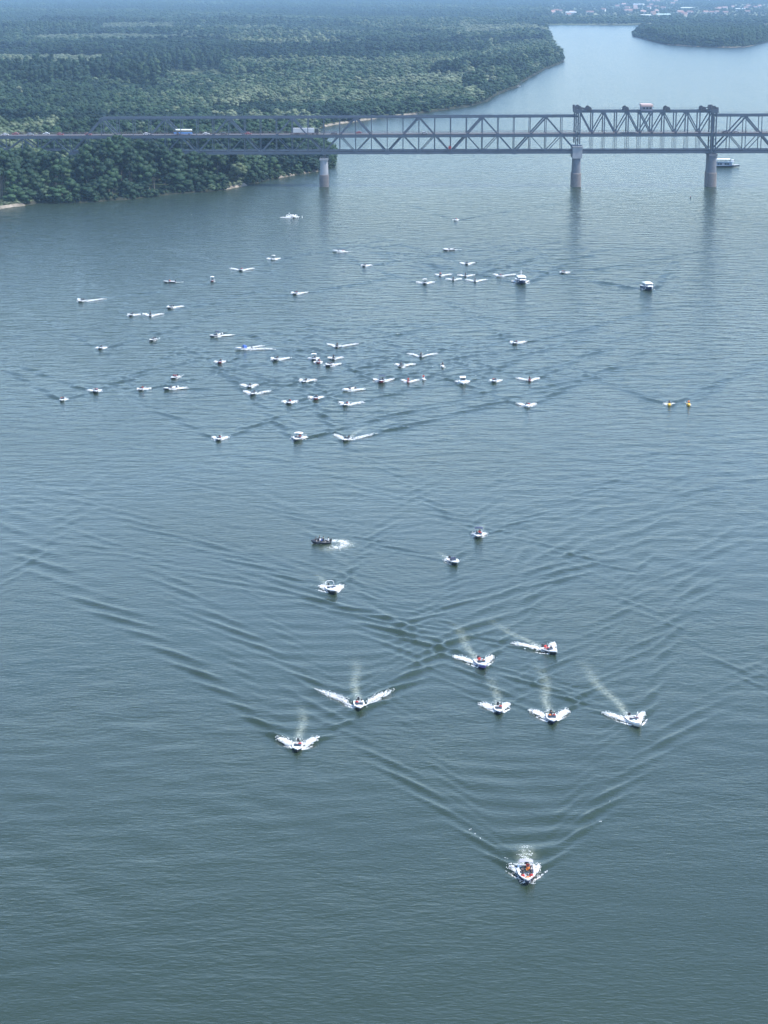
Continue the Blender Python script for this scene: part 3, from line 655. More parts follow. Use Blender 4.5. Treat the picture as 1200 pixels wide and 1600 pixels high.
def forest_fields(X, Y):
    """height, tint, poplar-ness, presence for the plantation mosaic of the left bank"""
    PX, PY = px_arr(X, Y, np.full(X.shape, 1.6))
    wob = 18 * np.sin(X * 0.013 + Y * 0.004)
    u = (X * math.cos(0.12) + Y * math.sin(0.12) + wob) / 210.0; v = (-X * math.sin(0.12) + Y * math.cos(0.12) + wob) / (150.0 + 0.02 * Y)
    ix, iy = np.floor(u), np.floor(v); ix = np.floor(u + 0.5 * cell_rand(0 * ix, iy, 9))
    c1, c2, c3 = cell_rand(ix, iy, 1), cell_rand(ix, iy, 2), cell_rand(ix, iy, 3)
    h = 9 + 14 * c1; tint = 0.06 + 0.78 * c2 ** 1.5 + 0.14 * fbm(X, Y, 0.012, 5); pop = (c3 > 0.86) & (c1 > 0.3)
    shade_bands = fbm(X * 0.3, Y, 0.010, 31); tint = tint + 0.2 * shade_bands; h = h + 4.0 * fbm(X * 0.35, Y, 0.012, 37)  # long tint bands paint in the shaded edges of taller stands
    pres = np.ones(X.shape)
    pres[(c1 < 0.07) & (Y > 2100)] = 0.05
    n1 = fbm(X, Y, 0.006, 8)
    # pale willow belt along the inner bend, seen as an olive diagonal
    belt = np.exp(-(((PY - (148 - (PX - 420) * 0.155)) / (26 - 0.02 * PX)) ** 2)) * np.clip((PX - 300) / 60, 0, 1) * np.clip((PY - 45) / 25, 0, 1)
    tint = np.where(belt > 0.35, 0.62 + 0.16 * n1, tint); h = np.where(belt > 0.35, 14 + 4 * c1, h); pop = pop & ~(belt > 0.35)
    patch = ((PX - 130) / 75) ** 2 + ((PY - 98) / 14) ** 2 < 1
    tint = np.where(patch, 0.85, tint); h = np.where(patch, 8.5, h); pop = pop & ~patch
    patch = ((PX - 170) / 150) ** 2 + ((PY - 66) / 8) ** 2 < 1
    tint = np.where(patch, 0.78, tint); h = np.where(patch, 9, h); pop = pop & ~patch
    patch = ((PX - 760) / 40) ** 2 + ((PY - 58) / 6) ** 2 < 1
    tint = np.where(patch, 0.9, tint); h = np.where(patch, 6, h)
    patch = ((PX - 500) / 130) ** 2 + ((PY - 57) / 4.5) ** 2 < 1
    tint = np.where(patch, 0.82, tint); h = np.where(patch, 9, h)
    # the dark poplar wall behind the bridge
    wall = (PX < 265 + 60 * n1) & (PY < 147 + 4 * np.sin(PX * 0.03) + 5 * n1) & (PY > 118 + 6 * n1) & (PX > -90)
    h = np.where(wall, 27, h); tint = np.where(wall, 0.20 + 0.06 * n1, tint); pop = pop | wall
    wall2 = (PX > 60) & (PX < 760) & (PY < 92) & (PY > 84)
    h = np.where(wall2, 22, h); tint = np.where(wall2, 0.2, tint)
    low = (PX < 330) & (PY >= 150) & (PY < 205)
    h = np.where(low, 12 + 5 * c1, h); tint = np.where(low, 0.36 + 0.3 * n1, tint); pop = pop & ~low
    return h, tint, pop, pres, PX, PY
def forest_chunk(y0, y1, sp, low):
    X, Y = jitter_grid(-0.20 * y1 - 40, 0.09 * y1 + 20, y0, y1, sp)
    m = (X > -0.19 * Y - 25); X, Y = X[m], Y[m]
    m = inside_poly(X, Y, inner2d); X, Y = X[m], Y[m]
    h, tint, pop, pres, PX, PY = forest_fields(X, Y); sd = shore_dist(X, Y)
    m = (rng.random(len(X)) < pres * (0.96)) & (sd > 3.5) & ~((Y < Y_NEAR_MAX)); X, Y, h, tint, pop, sd, PX = [a[m] for a in (X, Y, h, tint, pop, sd, PX)]
    h = h * rng.uniform(0.74, 1.16, len(X)); h = np.where(sd < 18, np.minimum(h, 9 + 5 * rng.random(len(X))), h)
    h = np.where((Y < 1700) & (PX > 470), np.minimum(h, 12), h)
    tint = tint + rng.normal(0, 0.11, len(X)) + np.where(rng.random(len(X)) < 0.05, 0.3, 0)
    if low: ki = np.where(pop, rng.integers(10, 12, len(X)), rng.integers(7, 10, len(X)))
    else: ki = np.where(pop, rng.integers(5, 7, len(X)), rng.integers(0, 5, len(X)))
    w = np.where(pop, sp * 0.80 / 6.6, sp * 1.02 / 11.2) * 16 / h * rng.uniform(0.66, 1.42, len(X))
    w = np.clip(w, 0.45, 3.0)
    return X, Y, h, w, ki, tint
ch = [forest_chunk(1335, 2300, 9.8, False), forest_chunk(2300, 3400, 12, True), forest_chunk(3400, FAR_Y + 40, 15, True)]
def fringe(P, ymin, closed=False):
    xs, ys = [], []
    for i in range(len(P) - (0 if closed else 1)):
        a, b_ = P[i], P[(i + 1) % len(P)]
        if a.y < ymin: continue
        t_ = (b_ - a); n_ = max(1, int(t_.length / 5.0)); t_.normalize()
        for k in range(n_):
            if 505 < px_of(a.x, a.y, 0)[0] < 655 and px_of(a.x, a.y, 0)[1] > 176 and not closed and random.random() < .6: continue
            c = a.lerp(b_, (k + random.random()) / n_) + Vector((-t_.y, t_.x, 0)) * random.uniform(1.0, 6.0); xs.append(c.x); ys.append(c.y)
    xs, ys = np.array(xs), np.array(ys); n = len(xs); h = rng.uniform(4, 9, n)
    return xs, ys, h, rng.uniform(1.0, 1.6, n), rng.integers(7, 10, n), rng.uniform(.15, .55, n)
ch.append(fringe(shore, 1335)); isl_fr = fringe(isl, 0, True)
Xc, Yc, Hc, Wc, Kc, Tc = [np.concatenate([c[i] for c in ch]) for i in range(6)]
wood('forest', Xc, Yc, np.full(len(Xc), 1.4), Hc, Wc, Kc, Tc, 'green flood-plain forest stretching back over the left bank behind the bridge')
# island
X, Y = jitter_grid(isl[0].x - 50, 1250, 3000, 5400, 12)
ip2 = [(p.x, p.y) for p in isl_in]; m = inside_poly(X, Y, ip2); X, Y = X[m], Y[m]
n1 = fbm(X, Y, 0.004, 3)
wood('island_wood', X, Y, np.full(len(X), 1.3), 19 + 5 * n1 + rng.uniform(-3, 3, len(X)), rng.uniform(.9, 1.3, len(X)), np.where(n1 > 0.2, rng.integers(10, 12, len(X)), rng.integers(7, 10, len(X))), 0.30 + .18 * n1 + rng.normal(0, .07, len(X)), 'dark wooded island in the river bend at upper right')
wood('island_scrub', isl_fr[0], isl_fr[1], np.full(len(isl_fr[0]), .6), *isl_fr[2:], 'low dark scrub fringing the shore of the wooded island')
# the far plain: hedges, copses, garden trees of the town
X, Y = jitter_grid(-2600, 2500, FAR_Y + 12, 11800, 23)
m = np.abs(X) < 0.2 * Y + 60; X, Y = X[m], Y[m]
PXf, PYf = px_arr(X, Y, np.full(X.shape, 1.2))
den = 0.80 + 0.5 * fbm(X, Y * 0.7, 0.0022, 17)
den = np.where((PXf > 860) & (PYf < 31) & (PYf > 6), 0.42, den); den = np.where(Y < FAR_Y + 90, 1.0, den)
m = rng.random(len(X)) < den; X, Y, PXf, PYf = X[m], Y[m], PXf[m], PYf[m]
n1 = fbm(X, Y, 0.003, 23)
hf = 13 + 5 * n1 + rng.uniform(-3, 4, len(X)); hf = np.where((PXf > 860) & (PYf < 32), hf * 0.6, hf)
wood('far_woodland', X, Y, np.full(len(X), 1.1), hf, rng.uniform(1.5, 2.3, len(X)), rng.integers(7, 10, len(X)), 0.38 + 0.22 * n1 + rng.normal(0, .08, len(X)), 'hazy copses and garden trees on the plain along the top edge')

# ------------------------------------------------------------------ the steel bridge
STEEL = mat('bridge_steel', (0.06, 0.08, 0.11), 0.5, 0.0, 0.25, 0.25)
STEEL_D = mat('bridge_machinery', (0.05, 0.055, 0.07), 0.5, 0.0, 0.2, 0.5)
ASPHALT = mat('bridge_asphalt', (0.07, 0.07, 0.075), 0.9)
PIERW = mat('pier_concrete', (0.27, 0.28, 0.30), 0.85, 0, 0.25, 0.4)
PIERG = mat('pier_grey_concrete', (0.14, 0.15, 0.17), 0.85, 0, 0.3, 0.4)
STONE = mat('pier_stone', (0.13, 0.12, 0.12), 0.9, 0, 0.4, 0.8)
STONER = mat('pier_red_stone', (0.16, 0.145, 0.14), 0.9, 0, 0.4, 0.8)
RAILP = mat('handrail_paint', (0.20, 0.13, 0.14), 0.6)
BW = 12.0; BRF = BRY + BW; BMID = BRY + BW / 2
def lvl(p1, p2):
    a = at_y(*p1, BRY); b = at_y(*p2, BRY)
    return lambda x: a.z + (b.z - a.z) * (x - a.x) / (b.x - a.x)
z_top = lvl((157, 185.5), (900, 182)); z_deck = lvl((20, 212), (1190, 207.8)); z_bot = lvl((400, 241.5), (1190, 239.5)); z_lift = lvl((902, 174.5), (1114, 174.5))
bx = lambda px: at_y(px, 240, BRY).x
XP = [bx(110), bx(506), bx(902), bx(1114)]
SPAN = XP[1] - XP[0]
bridge = empty('bridge', (0, BMID, 0)); tag(bridge, 'long grey steel truss bridge with two decks crossing the river', 'bridge')
def bpart(mb, name, m, parent):
    mb.v = [(v[0], v[1] - BMID, v[2]) for v in mb.v]
    return mb.build(name, m, parent)
def member(a, b, w, h, name, parent, m=None):
    return bpart(MB().beam(a, b, w, h, up=(0, 1, 0)), name, m or STEEL, parent)
def common_decks(sp, x0, x1, rail=True):
    zd0, zd1 = z_deck(x0), z_deck(x1)
    mb = MB().beam((x0, BMID, zd0 - 0.35), (x1, BMID, zd1 - 0.35), BW - 0.9, 0.6); bpart(mb, 'road_deck', ASPHALT, sp)
    for y in (BRY - 0.35, BRF + 0.35):
        member((x0, y, zd0 - 1.2), (x1, y, zd1 - 1.2), 1.5, 0.5, 'deck_girder', sp)
        mb = MB()
        mb.beam((x0, y, zd0 + 1.15), (x1, y, zd1 + 1.15), 0.12, 0.12); mb.beam((x0, y, zd0 + 0.75), (x1, y, zd1 + 0.75), 0.1, 0.1)
        k = int((x1 - x0) / 2.5)
        for i in range(k + 1):
            x = x0 + (x1 - x0) * i / k; mb.beam((x, y, z_deck(x) - 0.5), (x, y, z_deck(x) + 1.15), 0.12, 0.12)
        bpart(mb, 'handrail', RAILP, sp)
    if rail:
        zb0, zb1 = z_bot(x0), z_bot(x1)
        bpart(MB().beam((x0, BMID, zb0 + 1.7), (x1, BMID, zb1 + 1.7), BW - 1.2, 1.2), 'rail_deck', STEEL_D, sp)
        for yy in (BMID - 0.75, BMID + 0.75): bpart(MB().beam((x0, yy, zb0 + 2.4), (x1, yy, zb1 + 2.4), 0.12, 0.18), 'rail', STEEL_D, sp)
        for y in (BRY, BRF): member((x0, y, zb0 + 0.75), (x1, y, zb1 + 0.75), 1.4, 0.8, 'bottom_chord', sp)
        for i in range(int((x1 - x0) / 10) + 1):
            x = x0 + 0.3 + i * (x1 - x0 - 0.6) / int((x1 - x0) / 10)
            if x <= x1: member((x, BRY, z_bot(x) + 0.5), (x, BRF, z_bot(x) + 0.5), 0.5, 0.8, 'floor_beam', sp)
def truss_span(x0, x1, left_end=False):
    sp = empty('truss_span', (0, 0, 0), 0, bridge); P = (x1 - x0) / 16.0
    common_decks(sp, x0, x1)
    xt0 = x0 + (2 * P if left_end else 0)
    for y in (BRY, BRF):
        member((xt0, y, z_top(xt0)), (x1, y, z_top(x1)), 1.05, 0.75, 'top_chord', sp)
        for i in range(0, 17):
            x = x0 + i * P
            if i == 16 and x1 < XP[2] - 1: continue      # the next span owns the pier post
            zt = z_top(x) - 0.5 if not (left_end and i < 2) else z_deck(x)
            member((x, y, z_bot(x) + 0.9), (x, y, zt), 0.48, 0.42, 'vertical_post', sp)
        for k in range(4):
            a = x0 + k * 4 * P; m_ = a + 2 * P; c = a + 4 * P
            member((a, y, z_bot(a) + 0.8), (m_, y, z_top(m_) - 0.3), 0.88, 0.55, 'main_diagonal', sp)
            member((m_, y, z_top(m_) - 0.3), (c, y, z_bot(c) + 0.8), 0.88, 0.55, 'main_diagonal', sp)
            member((a + P, y, (z_bot(a) + z_top(a)) / 2), (m_, y, z_bot(m_) + 0.8), 0.48, 0.4, 'sub_diagonal', sp)
            member((m_ + P, y, (z_bot(a) + z_top(a)) / 2), (m_, y, z_bot(m_) + 0.8), 0.48, 0.4, 'sub_diagonal', sp)
            for gx, gz in ((m_, z_top(m_) - 0.4), (a, z_bot(a) + 1.0)):
                bpart(MB().box(gx - 1.3, gx + 1.3, y - 0.46, y + 0.46, gz - 1.2, gz + 0.5, 0.35), 'gusset_plate', STEEL, sp)
            bpart(MB().box(m_ - 0.9, m_ + 0.9, y - 0.46, y + 0.46, z_bot(m_) + 0.3, z_bot(m_) + 1.8, 0.25), 'gusset_plate', STEEL, sp)
    for i in range(2 if left_end else 0, 17, 2):
        x = x0 + i * P; member((x, BRY, z_top(x)), (x, BRF, z_top(x)), 0.6, 0.5, 'cross_strut', sp)
    mb = MB()
    for y in (BRY - 0.3, BRF + 0.3):
        mb.beam((xt0, y, z_top(xt0) + 1.6), (x1, y, z_top(x1) + 1.6), 0.08, 0.08)
        for i in range(int((x1 - xt0) / 5)):
            x = xt0 + i * 5; mb.beam((x, y, z_top(x)), (x, y, z_top(x) + 1.6), 0.08, 0.08)
    bpart(mb, 'walkway_rail', STEEL, sp)
    return sp
truss_span(XP[0], XP[1], True); truss_span(XP[1], XP[2]); truss_span(XP[3], XP[3] + SPAN)
# approach: truss below the road only
ap = empty('approach_span', (0, 0, 0), 0, bridge)
XA = XP[0] - 80; common_decks(ap, XA, XP[0] - 0.2, False)
for y in (BRY, BRF):
    member((XA, y, z_bot(XA) + 3.0), (XP[0] - 6, y, z_bot(XP[0]) + 3.0), 0.9, 0.6, 'bottom_chord', ap)
    for i in range(9):
        x = XA + i * 10
        if i < 8: member((x, y, z_bot(x) + 3.0), (x, y, z_deck(x) - 1.9), 0.5, 0.4, 'vertical_post', ap)
    for i in range(0, 8, 2):
        x = XA + i * 10
        zl_ = z_bot(x) + (3.0)
        member((x, y, zl_), (x + 10, y, z_deck(x) - 1.8), 0.8, 0.5, 'diagonal', ap)
        member((x + 10, y, z_deck(x) - 1.8), (x + (20 if i < 6 else 19.6), y, zl_ if i < 6 else z_bot(x) + 1.2), 0.8, 0.5, 'diagonal', ap)
# lift span
ls = empty('lift_span', (0, 0, 0), 0, bridge)
xl0, xl1 = XP[2] + 1.6, XP[3] - 1.6; common_decks(ls, xl0, xl1); LP = (xl1 - xl0) / 11
for y in (BRY, BRF):
    member((xl0, y, z_lift(xl0)), (xl1, y, z_lift(xl1)), 1.2, 0.8, 'top_chord', ls)
    for i in range(1, 11):
        x = xl0 + i * LP
        member((x, y, z_deck(x)), (x, y, z_lift(x) - 0.5), 0.72, 0.6, 'vertical_post', ls)
        for dx in (-0.42, 0.42): member((x + dx, y, z_bot(x) + 1.0), (x + dx, y, z_deck(x) - 1.9), 0.22, 0.3, 'hanger', ls)
    for i in range(11):
        x = xl0 + i * LP; x2 = x + LP; lo, hi = z_deck(x) - 0.2, z_lift(x) - 0.4
        dirs = ['down', 'up', 'down', 'up', 'down', 'both', 'up', 'down', 'up', 'down', 'up'][i]
        if dirs in ('down', 'both'): member((x, y, hi), (x2, y, lo), 0.7, 0.5, 'diagonal', ls)
        if dirs in ('up', 'both'): member((x, y - 0.06 if dirs == 'both' else y, lo), (x2, y - 0.06 if dirs == 'both' else y, hi), 0.7, 0.5, 'diagonal', ls)
    member((xl1 - LP, y, z_deck(xl1) - 1.8), (xl1, y, z_bot(xl1) + 1.2), 0.7, 0.5, 'diagonal', ls)
for i in range(12): 
    x = xl0 + i * LP; member((x, BRY, z_lift(x)), (x, BRF, z_lift(x)), 0.5, 0.5, 'cross_strut', ls)
mb = MB()
for y in (BRY - 0.3, BRF + 0.3):
    mb.beam((xl0, y, z_lift(xl0) + 1.7), (xl1, y, z_lift(xl1) + 1.7), 0.08, 0.08)
    for i in range(23): x = xl0 + i * (xl1 - xl0) / 22; mb.beam((x, y, z_lift(x)), (x, y, z_lift(x) + 1.7), 0.08, 0.08)
bpart(mb, 'walkway_rail', STEEL, ls)
zl = z_lift(0) + 0.6
hx0, hx1 = bx(1000.5), bx(1017); MAUVE = mat('house_cladding', (0.23, 0.22, 0.27), 0.7); PINK = mat('machine_house_roof', (0.42, 0.31, 0.29), 0.7)
mh = bpart(MB().box(hx0, hx1, BRY - 0.5, BRF - 2, zl, zl + 2.7), 'machine_house', MAUVE, ls)
mb = MB().box(hx0 - .4, hx1 + .4, BRY - 1.0, BRF - 1.5, zl + 2.7, zl + 3.9, 0.15, 0.15); mb.v = [(v[0], v[1] - BMID, v[2]) for v in mb.v]; mb.build('roof', PINK, mh)
for i in range(3):
    mb = MB().box(hx0 + 0.8 + i * 2, hx0 + 2.1 + i * 2, BRY - 0.62, BRY - 0.49, zl + 1.0, zl + 2.1); mb.v = [(v[0], v[1] - BMID, v[2]) for v in mb.v]; mb.build('window', GLASS, mh)
for px in (919, 977, 1041, 1097):
    x = bx(px)
    for y in (BRY, BRF):
        mb = MB().disc((x, y, zl + 1.1), (0, 1, 0), 1.45, 0.7, 16); mb.box(x - 1.7, x + 1.7, y - 0.6, y + 0.6, zl - 0.3, zl + 0.7, 0.4); bpart(mb, 'sheave_wheel', STEEL_D, ls)
    member((x, BRY, zl + 1.4), (x, BRF, zl + 1.4), 0.4, 0.4, 'sheave_axle', ls, STEEL_D)
# lift towers
for k, px in ((0, 902), (1, 1114)):
    x = bx(px); tw = empty('lift_tower', (0, 0, 0), 0, bridge); zt = at_y(px, 176, BRY).z; zb = z_bot(x) + (6.0 if k == 0 else 0)
    for y in (BRY - 0.5, BRF + 0.5):
        for dx in (-1.25, 1.25): member((x + dx, y, zb), (x + dx, y, zt), 0.75, 0.9, 'tower_leg', tw)
        for zz in np.arange(zb + 2, zt - 1, 4.0):
            member((x - 1.2, y + 0.02, zz), (x + 1.2, y + 0.02, zz + 3.5), 0.28, 0.3, 'tower_lacing', tw)
        bpart(MB().box(x - 2.3, x + 2.3, y - 1.2, y + 1.2, zt - 0.2, zt + 1.9), 'tower_head', STEEL, tw)
        mb = MB().disc((x + (0.5 if k == 0 else -0.5), y, zt + 2.9), (0, 1, 0), 1.4, 0.9, 18)
        mb.box(x - 2.6, x - 0.9, y - 0.8, y + 0.8, zt + 1.9, zt + 4.2, 0.2, 0.2); mb.box(x + 0.6, x + 2.4, y - 0.9, y + 0.9, zt + 1.9, zt + 3.4, 0.3, 0.2)
        bpart(mb, 'hoist_machinery', STEEL_D, tw)
        member((x, y, zt + 3.2), (x + (9 if k == 0 else -9), y, zt + 0.9), 0.5, 0.4, 'hoist_arm', tw, STEEL_D)
    member((x, BRY - .5, zt + 0.8), (x, BRF + .5, zt + 0.8), 1.6, 1.2, 'tower_beam', tw)
# piers
def pier(px, w_top, w_bot, y_top, y_mid, m_top, m_base, capital=None):
    x = bx(px); s = 1 / 2.464; sp = empty('pier', (0, 0, 0), 0, bridge)
    zt = at_y(px, y_top, BRY - 2).z; zm = at_y(px, y_mid, BRY - 3).z; ya, yb = BRY - 1.0, BRF + 1.0
    n = 10
    def ring(w, z, grow):
        pts = []; r = w / 2
        for i in range(n + 1): a = math.pi + math.pi * i / n; pts.append((x + r * math.cos(a), ya + r * 0.55 - grow + r * 0.55 * math.sin(a), z))
        for i in range(n + 1): a = math.pi * i / n; pts.append((x + r * math.cos(a), yb - r * 0.55 + grow + r * 0.55 * math.sin(a), z))
        return pts
    def loft(rings):
        mb = MB(); k = len(rings[0]); fs = []
        for i in range(len(rings) - 1):
            for j in range(k): fs.append((i*k + j, i*k + (j+1) % k, (i+1)*k + (j+1) % k, (i+1)*k + j))
        fs.append(tuple(range((len(rings)-1)*k, len(rings)*k))); fs.append(tuple(range(k - 1, -1, -1)))
        return mb.add([p for r in rings for p in r], fs)
    wt, wb = w_top * s, w_bot * s
    bpart(loft([ring(wb, -3, 0.6), ring(wb, zm, 0.6), ring(wb * 0.97, zm + 0.4, 0.4)]), 'pier_base', m_base, sp)
    zc = at_y(px, capital[0], BRY - 2).z if capital else zt - 1.2
    bpart(loft([ring(wt * 1.08, zm + 0.38, 0.15), ring(wt * 0.96, zc, 0)]), 'pier_shaft', m_top, sp)
    if capital:
        cw = capital[1] * s
        bpart(MB().box(x - cw/2, x + cw/2, ya - 0.6, yb + 0.6, zc - 0.3, zt - 0.5), 'pier_head', PIERW, sp)
        bpart(MB().box(x - cw/2 - .4, x + cw/2 + .4, ya - 1.0, yb + 1.0, zt - 0.5, zt), 'pier_cap', PIERW, sp)
    else:
        bpart(MB().box(x - wt*0.56, x + wt*0.56, ya - 0.3, yb + 0.3, zc, zt), 'pier_cap', m_top, sp)
        for y in (BRY, BRF): bpart(MB().box(x - 0.9, x + 0.9, y - 0.7, y + 0.7, zt, zt + 1.2), 'bearing', STEEL_D, sp)
pier(110, 11, 13, 250, 274, PIERW, STONE); pier(506, 12, 14.5, 248, 274.5, PIERW, STONE)
pier(902, 11, 14, 229, 272.5, PIERG, STONER, (247, 15)); pier(1114, 12, 14.5, 241, 271.5, PIERG, STONER); pier(1114 + 396, 13, 16, 246, 272, PIERG, STONE); pier(110 - 197, 12, 14, 242, 270, PIERW, STONE)
# small dark red object on the rail deck, taken for inspection gear
x = bx(702); sg = bpart(MB().beam((x, BRY - 0.8, z_bot(x) + 1.5), (x, BRY - 0.8, z_bot(x) + 5.2), 0.35, 0.35), 'inspection_gear', STEEL_D, bridge)
mb = MB().box(x - 0.6, x + 1.2, BRY - 1.4, BRY - 0.95, z_bot(x) + 3.4, z_bot(x) + 5.0); mb.v = [(v[0], v[1] - BMID, v[2]) for v in mb.v]; mb.build('gear_head', REDP, sg)
# ------------------------------------------------------------------ traffic on the bridge
def wheels(mb_parent, xs, ys, r):
    for x in xs:
        for y in ys: MB().disc((x, y, r), (0, 1, 0), r, 0.28, 14).build('wheel', MOTOR, mb_parent)
def vehicle(px, lane, name, label, cat, flip=False, group=None):
    y = BRY + (3.4 if lane == 0 else 8.4); x = at_y(px, 206, y).x
    o = empty(name, (x, y, z_deck(x) - 0.05), math.pi if flip else 0); tag(o, label, cat, group); return o
v = vehicle(286, 0, 'bus', 'blue and white coach on the bridge road above the trees', 'bus')
BUSB = mat('bus_blue', (0.10, 0.28, 0.62), 0.3)
MB().box(-5.8, 5.8, -1.25, 1.25, 0.45, 1.7).build('body', BUSB, v); MB().box(-5.8, 5.7, -1.24, 1.24, 1.7, 2.9, 0.1, 0.05).build('window_band', GLASS, v)
MB().box(-5.7, 5.5, -1.2, 1.2, 2.9, 3.45, 0.3, 0.2).build('roof', WHITE, v); MB().box(5.6, 5.85, -1.1, 1.1, 1.2, 2.7).build('windscreen', GLASS, v); wheels(v, (-3.6, 3.9), (-1.15, 1.15), 0.5)
CARC_T = mat('trailer_white', (0.50, 0.51, 0.53), 0.5)
v = vehicle(478, 0, 'truck', 'white box trailer truck with dark cab on the bridge', 'truck')
MB().box(-8.0, 5.2, -1.27, 1.27, 1.1, 3.9).build('trailer_box', CARC_T, v); MB().box(-8.0, 7.6, -1.0, 1.0, 0.7, 1.08).build('chassis', MOTOR, v)
cb = MB().box(5.6, 8.0, -1.2, 1.2, 0.6, 3.6, 0.15, 0.05).build('cab', DARK, v); MB().box(7.85, 8.0, -1.05, 1.05, 2.0, 3.0).build('windscreen', GLASS, cb); wheels(v, (-6.6, -5.4, -4.2, 4.4, 7.0), (-1.1, 1.1), 0.5)
CARC = {'white': WHITE, 'red': REDP, 'black': DARK, 'silver': mat('silver_paint', (0.45, 0.46, 0.48), 0.3, 0.5), 'blue': mat('car_blue', (0.05, 0.10, 0.3), 0.3)}
cars = [(8, 0, 'white', 'leftmost white car on the bridge approach'), (24, 1, 'red', 'red car on the bridge approach at the left edge'), (47, 0, 'silver', 'silver car on the approach over the trees'), (72, 1, 'white', 'white car in far lane of the approach'), (94, 0, 'red', 'red car just before the first pier of the bridge'), (138, 0, 'red', 'red car below the sloping truss end'), (229, 0, 'white', 'white car left of the coach on the bridge'),
        (322, 0, 'white', 'white car right of the coach on the bridge'), (350, 0, 'black', 'black car midway between coach and truck'), (388, 0, 'red', 'bright red car left of the white truck'), (522, 0, 'black', 'black car just right of the white truck'), (560, 1, 'red', 'dark red car over the first river pier span'), (663, 0, 'silver', 'silver car on the middle of the river span'), (1133, 0, 'black', 'black car right of the right lift tower'), (1150, 0, 'silver', 'silver car furthest right on the bridge')]
for px, ln, c, lb in cars:
    v = vehicle(px, ln, 'car', lb, 'car', ln == 1, 'cars crossing the bridge')
    bd = MB().add([(-2.1,-.85,.3),(2.1,-.85,.3),(2.1,.85,.3),(-2.1,.85,.3),(-2.1,-.85,.85),(2.05,-.85,.75),(2.05,.85,.75),(-2.1,.85,.85)], [(3,2,1,0),(4,5,6,7),(0,1,5,4),(1,2,6,5),(2,3,7,6),(3,0,4,7)]).build('body', CARC[c], v)
    MB().box(-1.6, 1.0, -0.78, 0.78, 0.86, 1.3, 0.35, 0.1).build('cabin', GLASS, v); MB().box(-1.15, 0.55, -0.66, 0.66, 1.305, 1.45, 0.1, 0.05).build('roof', CARC[c], v); wheels(v, (-1.3, 1.3), (-0.8, 0.8), 0.32)

# ------------------------------------------------------------------ people
SKIN = mat('skin', (0.45, 0.27, 0.19), 0.6); HAIR = mat('hair', (0.03, 0.02, 0.015), 0.7); TROU = mat('trousers', (0.03, 0.035, 0.05), 0.8)
TOPS = {'red': mat('red_vest', (0.55, 0.03, 0.025), 0.7), 'orange': mat('orange_vest', (0.75, 0.20, 0.02), 0.7), 'dark': mat('dark_clothes', (0.02, 0.02, 0.03), 0.8), 'white': mat('white_shirt', (0.7, 0.7, 0.7), 0.8), 'blue': mat('blue_shirt', (0.04, 0.09, 0.35), 0.8)}
WORD = {'red': 'red vest', 'orange': 'orange vest', 'dark': 'dark clothes', 'white': 'white shirt', 'blue': 'blue shirt'}
def body_mesh(pose):
    V_, E_, Rr = [], [], []
    def v(p, r, prev=None):
        V_.append(p); Rr.append(r)
        if prev is not None: E_.append((prev, len(V_) - 1))
        return len(V_) - 1
    z0 = 0.0
    pel = v((0, 0, 0.06), 0.15); waist = v((0, -0.01, 0.24), 0.135, pel); chest = v((0, -0.02, 0.44), 0.165, waist); nk = v((0, -0.02, 0.60), 0.06, chest)
    hd = v((0, -0.04, 0.70), 0.095, nk); v((0, -0.04, 0.82), 0.08, hd)
    for s in (-1, 1):
        sh = v((s * 0.20, -0.02, 0.53), 0.065, chest)
        if pose == 'ride': el = v((s * 0.30, -0.22, 0.36), 0.048, sh); wr = v((s * 0.27, -0.46, 0.34), 0.036, el); hn_ = v((s * 0.26, -0.54, 0.33), 0.04, wr)
        else: el = v((s * 0.27, -0.08, 0.28), 0.048, sh); wr = v((s * 0.20, -0.32, 0.26), 0.036, el); hn_ = v((s * 0.18, -0.40, 0.26), 0.04, wr)
        v((s * 0.15, -0.43, 0.27 if pose != 'ride' else 0.34), 0.018, hn_)
        hip = v((s * 0.11, -0.02, 0.0), 0.10, pel)
        if pose == 'ride': kn = v((s * 0.26, -0.36, 0.02), 0.07, hip); an = v((s * 0.30, -0.16, -0.36), 0.05, kn); v((s * 0.30, -0.34, -0.41), 0.045, an)
        else: kn = v((s * 0.14, -0.44, 0.02), 0.07, hip); an = v((s * 0.14, -0.46, -0.36), 0.05, kn); v((s * 0.14, -0.62, -0.40), 0.045, an)
    me = bpy.data.meshes.new('person'); me.from_pydata(V_, E_, []); o = bpy.data.objects.new('tmp', me); col.objects.link(o)
    md = o.modifiers.new('skin', 'SKIN'); 
    for i, r in enumerate(Rr): me.skin_vertices[0].data[i].radius = (r, r)
    me.skin_vertices[0].data[0].use_root = True
    sb = o.modifiers.new('sub', 'SUBSURF'); sb.levels = 1; sb.render_levels = 1
    ev = o.evaluated_get(bpy.context.evaluated_depsgraph_get()); out = bpy.data.meshes.new_from_object(ev)
    bpy.data.objects.remove(o); bpy.data.meshes.remove(me); return out
BODY = {p: body_mesh(p) for p in ('sit', 'ride')}
HAIRM = MB(); n_ = 8
HAIRM = MB().tube([(0, -0.02, 0.72), (0, -0.02, 0.80), (0, -0.03, 0.90), (0, -0.035, 0.935)], [0.108, 0.115, 0.095, 0.03], 10).mesh('hair', HAIR, True)
PCACHE = {}
def person_mesh(pose, c):
    if (pose, c) in PCACHE: return PCACHE[(pose, c)]
    me = BODY[pose].copy(); me.materials.clear(); [me.materials.append(m) for m in (TOPS[c], SKIN, TROU)]
    for p in me.polygons:
        z = p.center.z; y = p.center.y; p.use_smooth = True
        if z > 0.585 or (y < -0.33 and z > 0.17): p.material_index = 1
        elif z < 0.10: p.material_index = 2
    PCACHE[(pose, c)] = me; return me
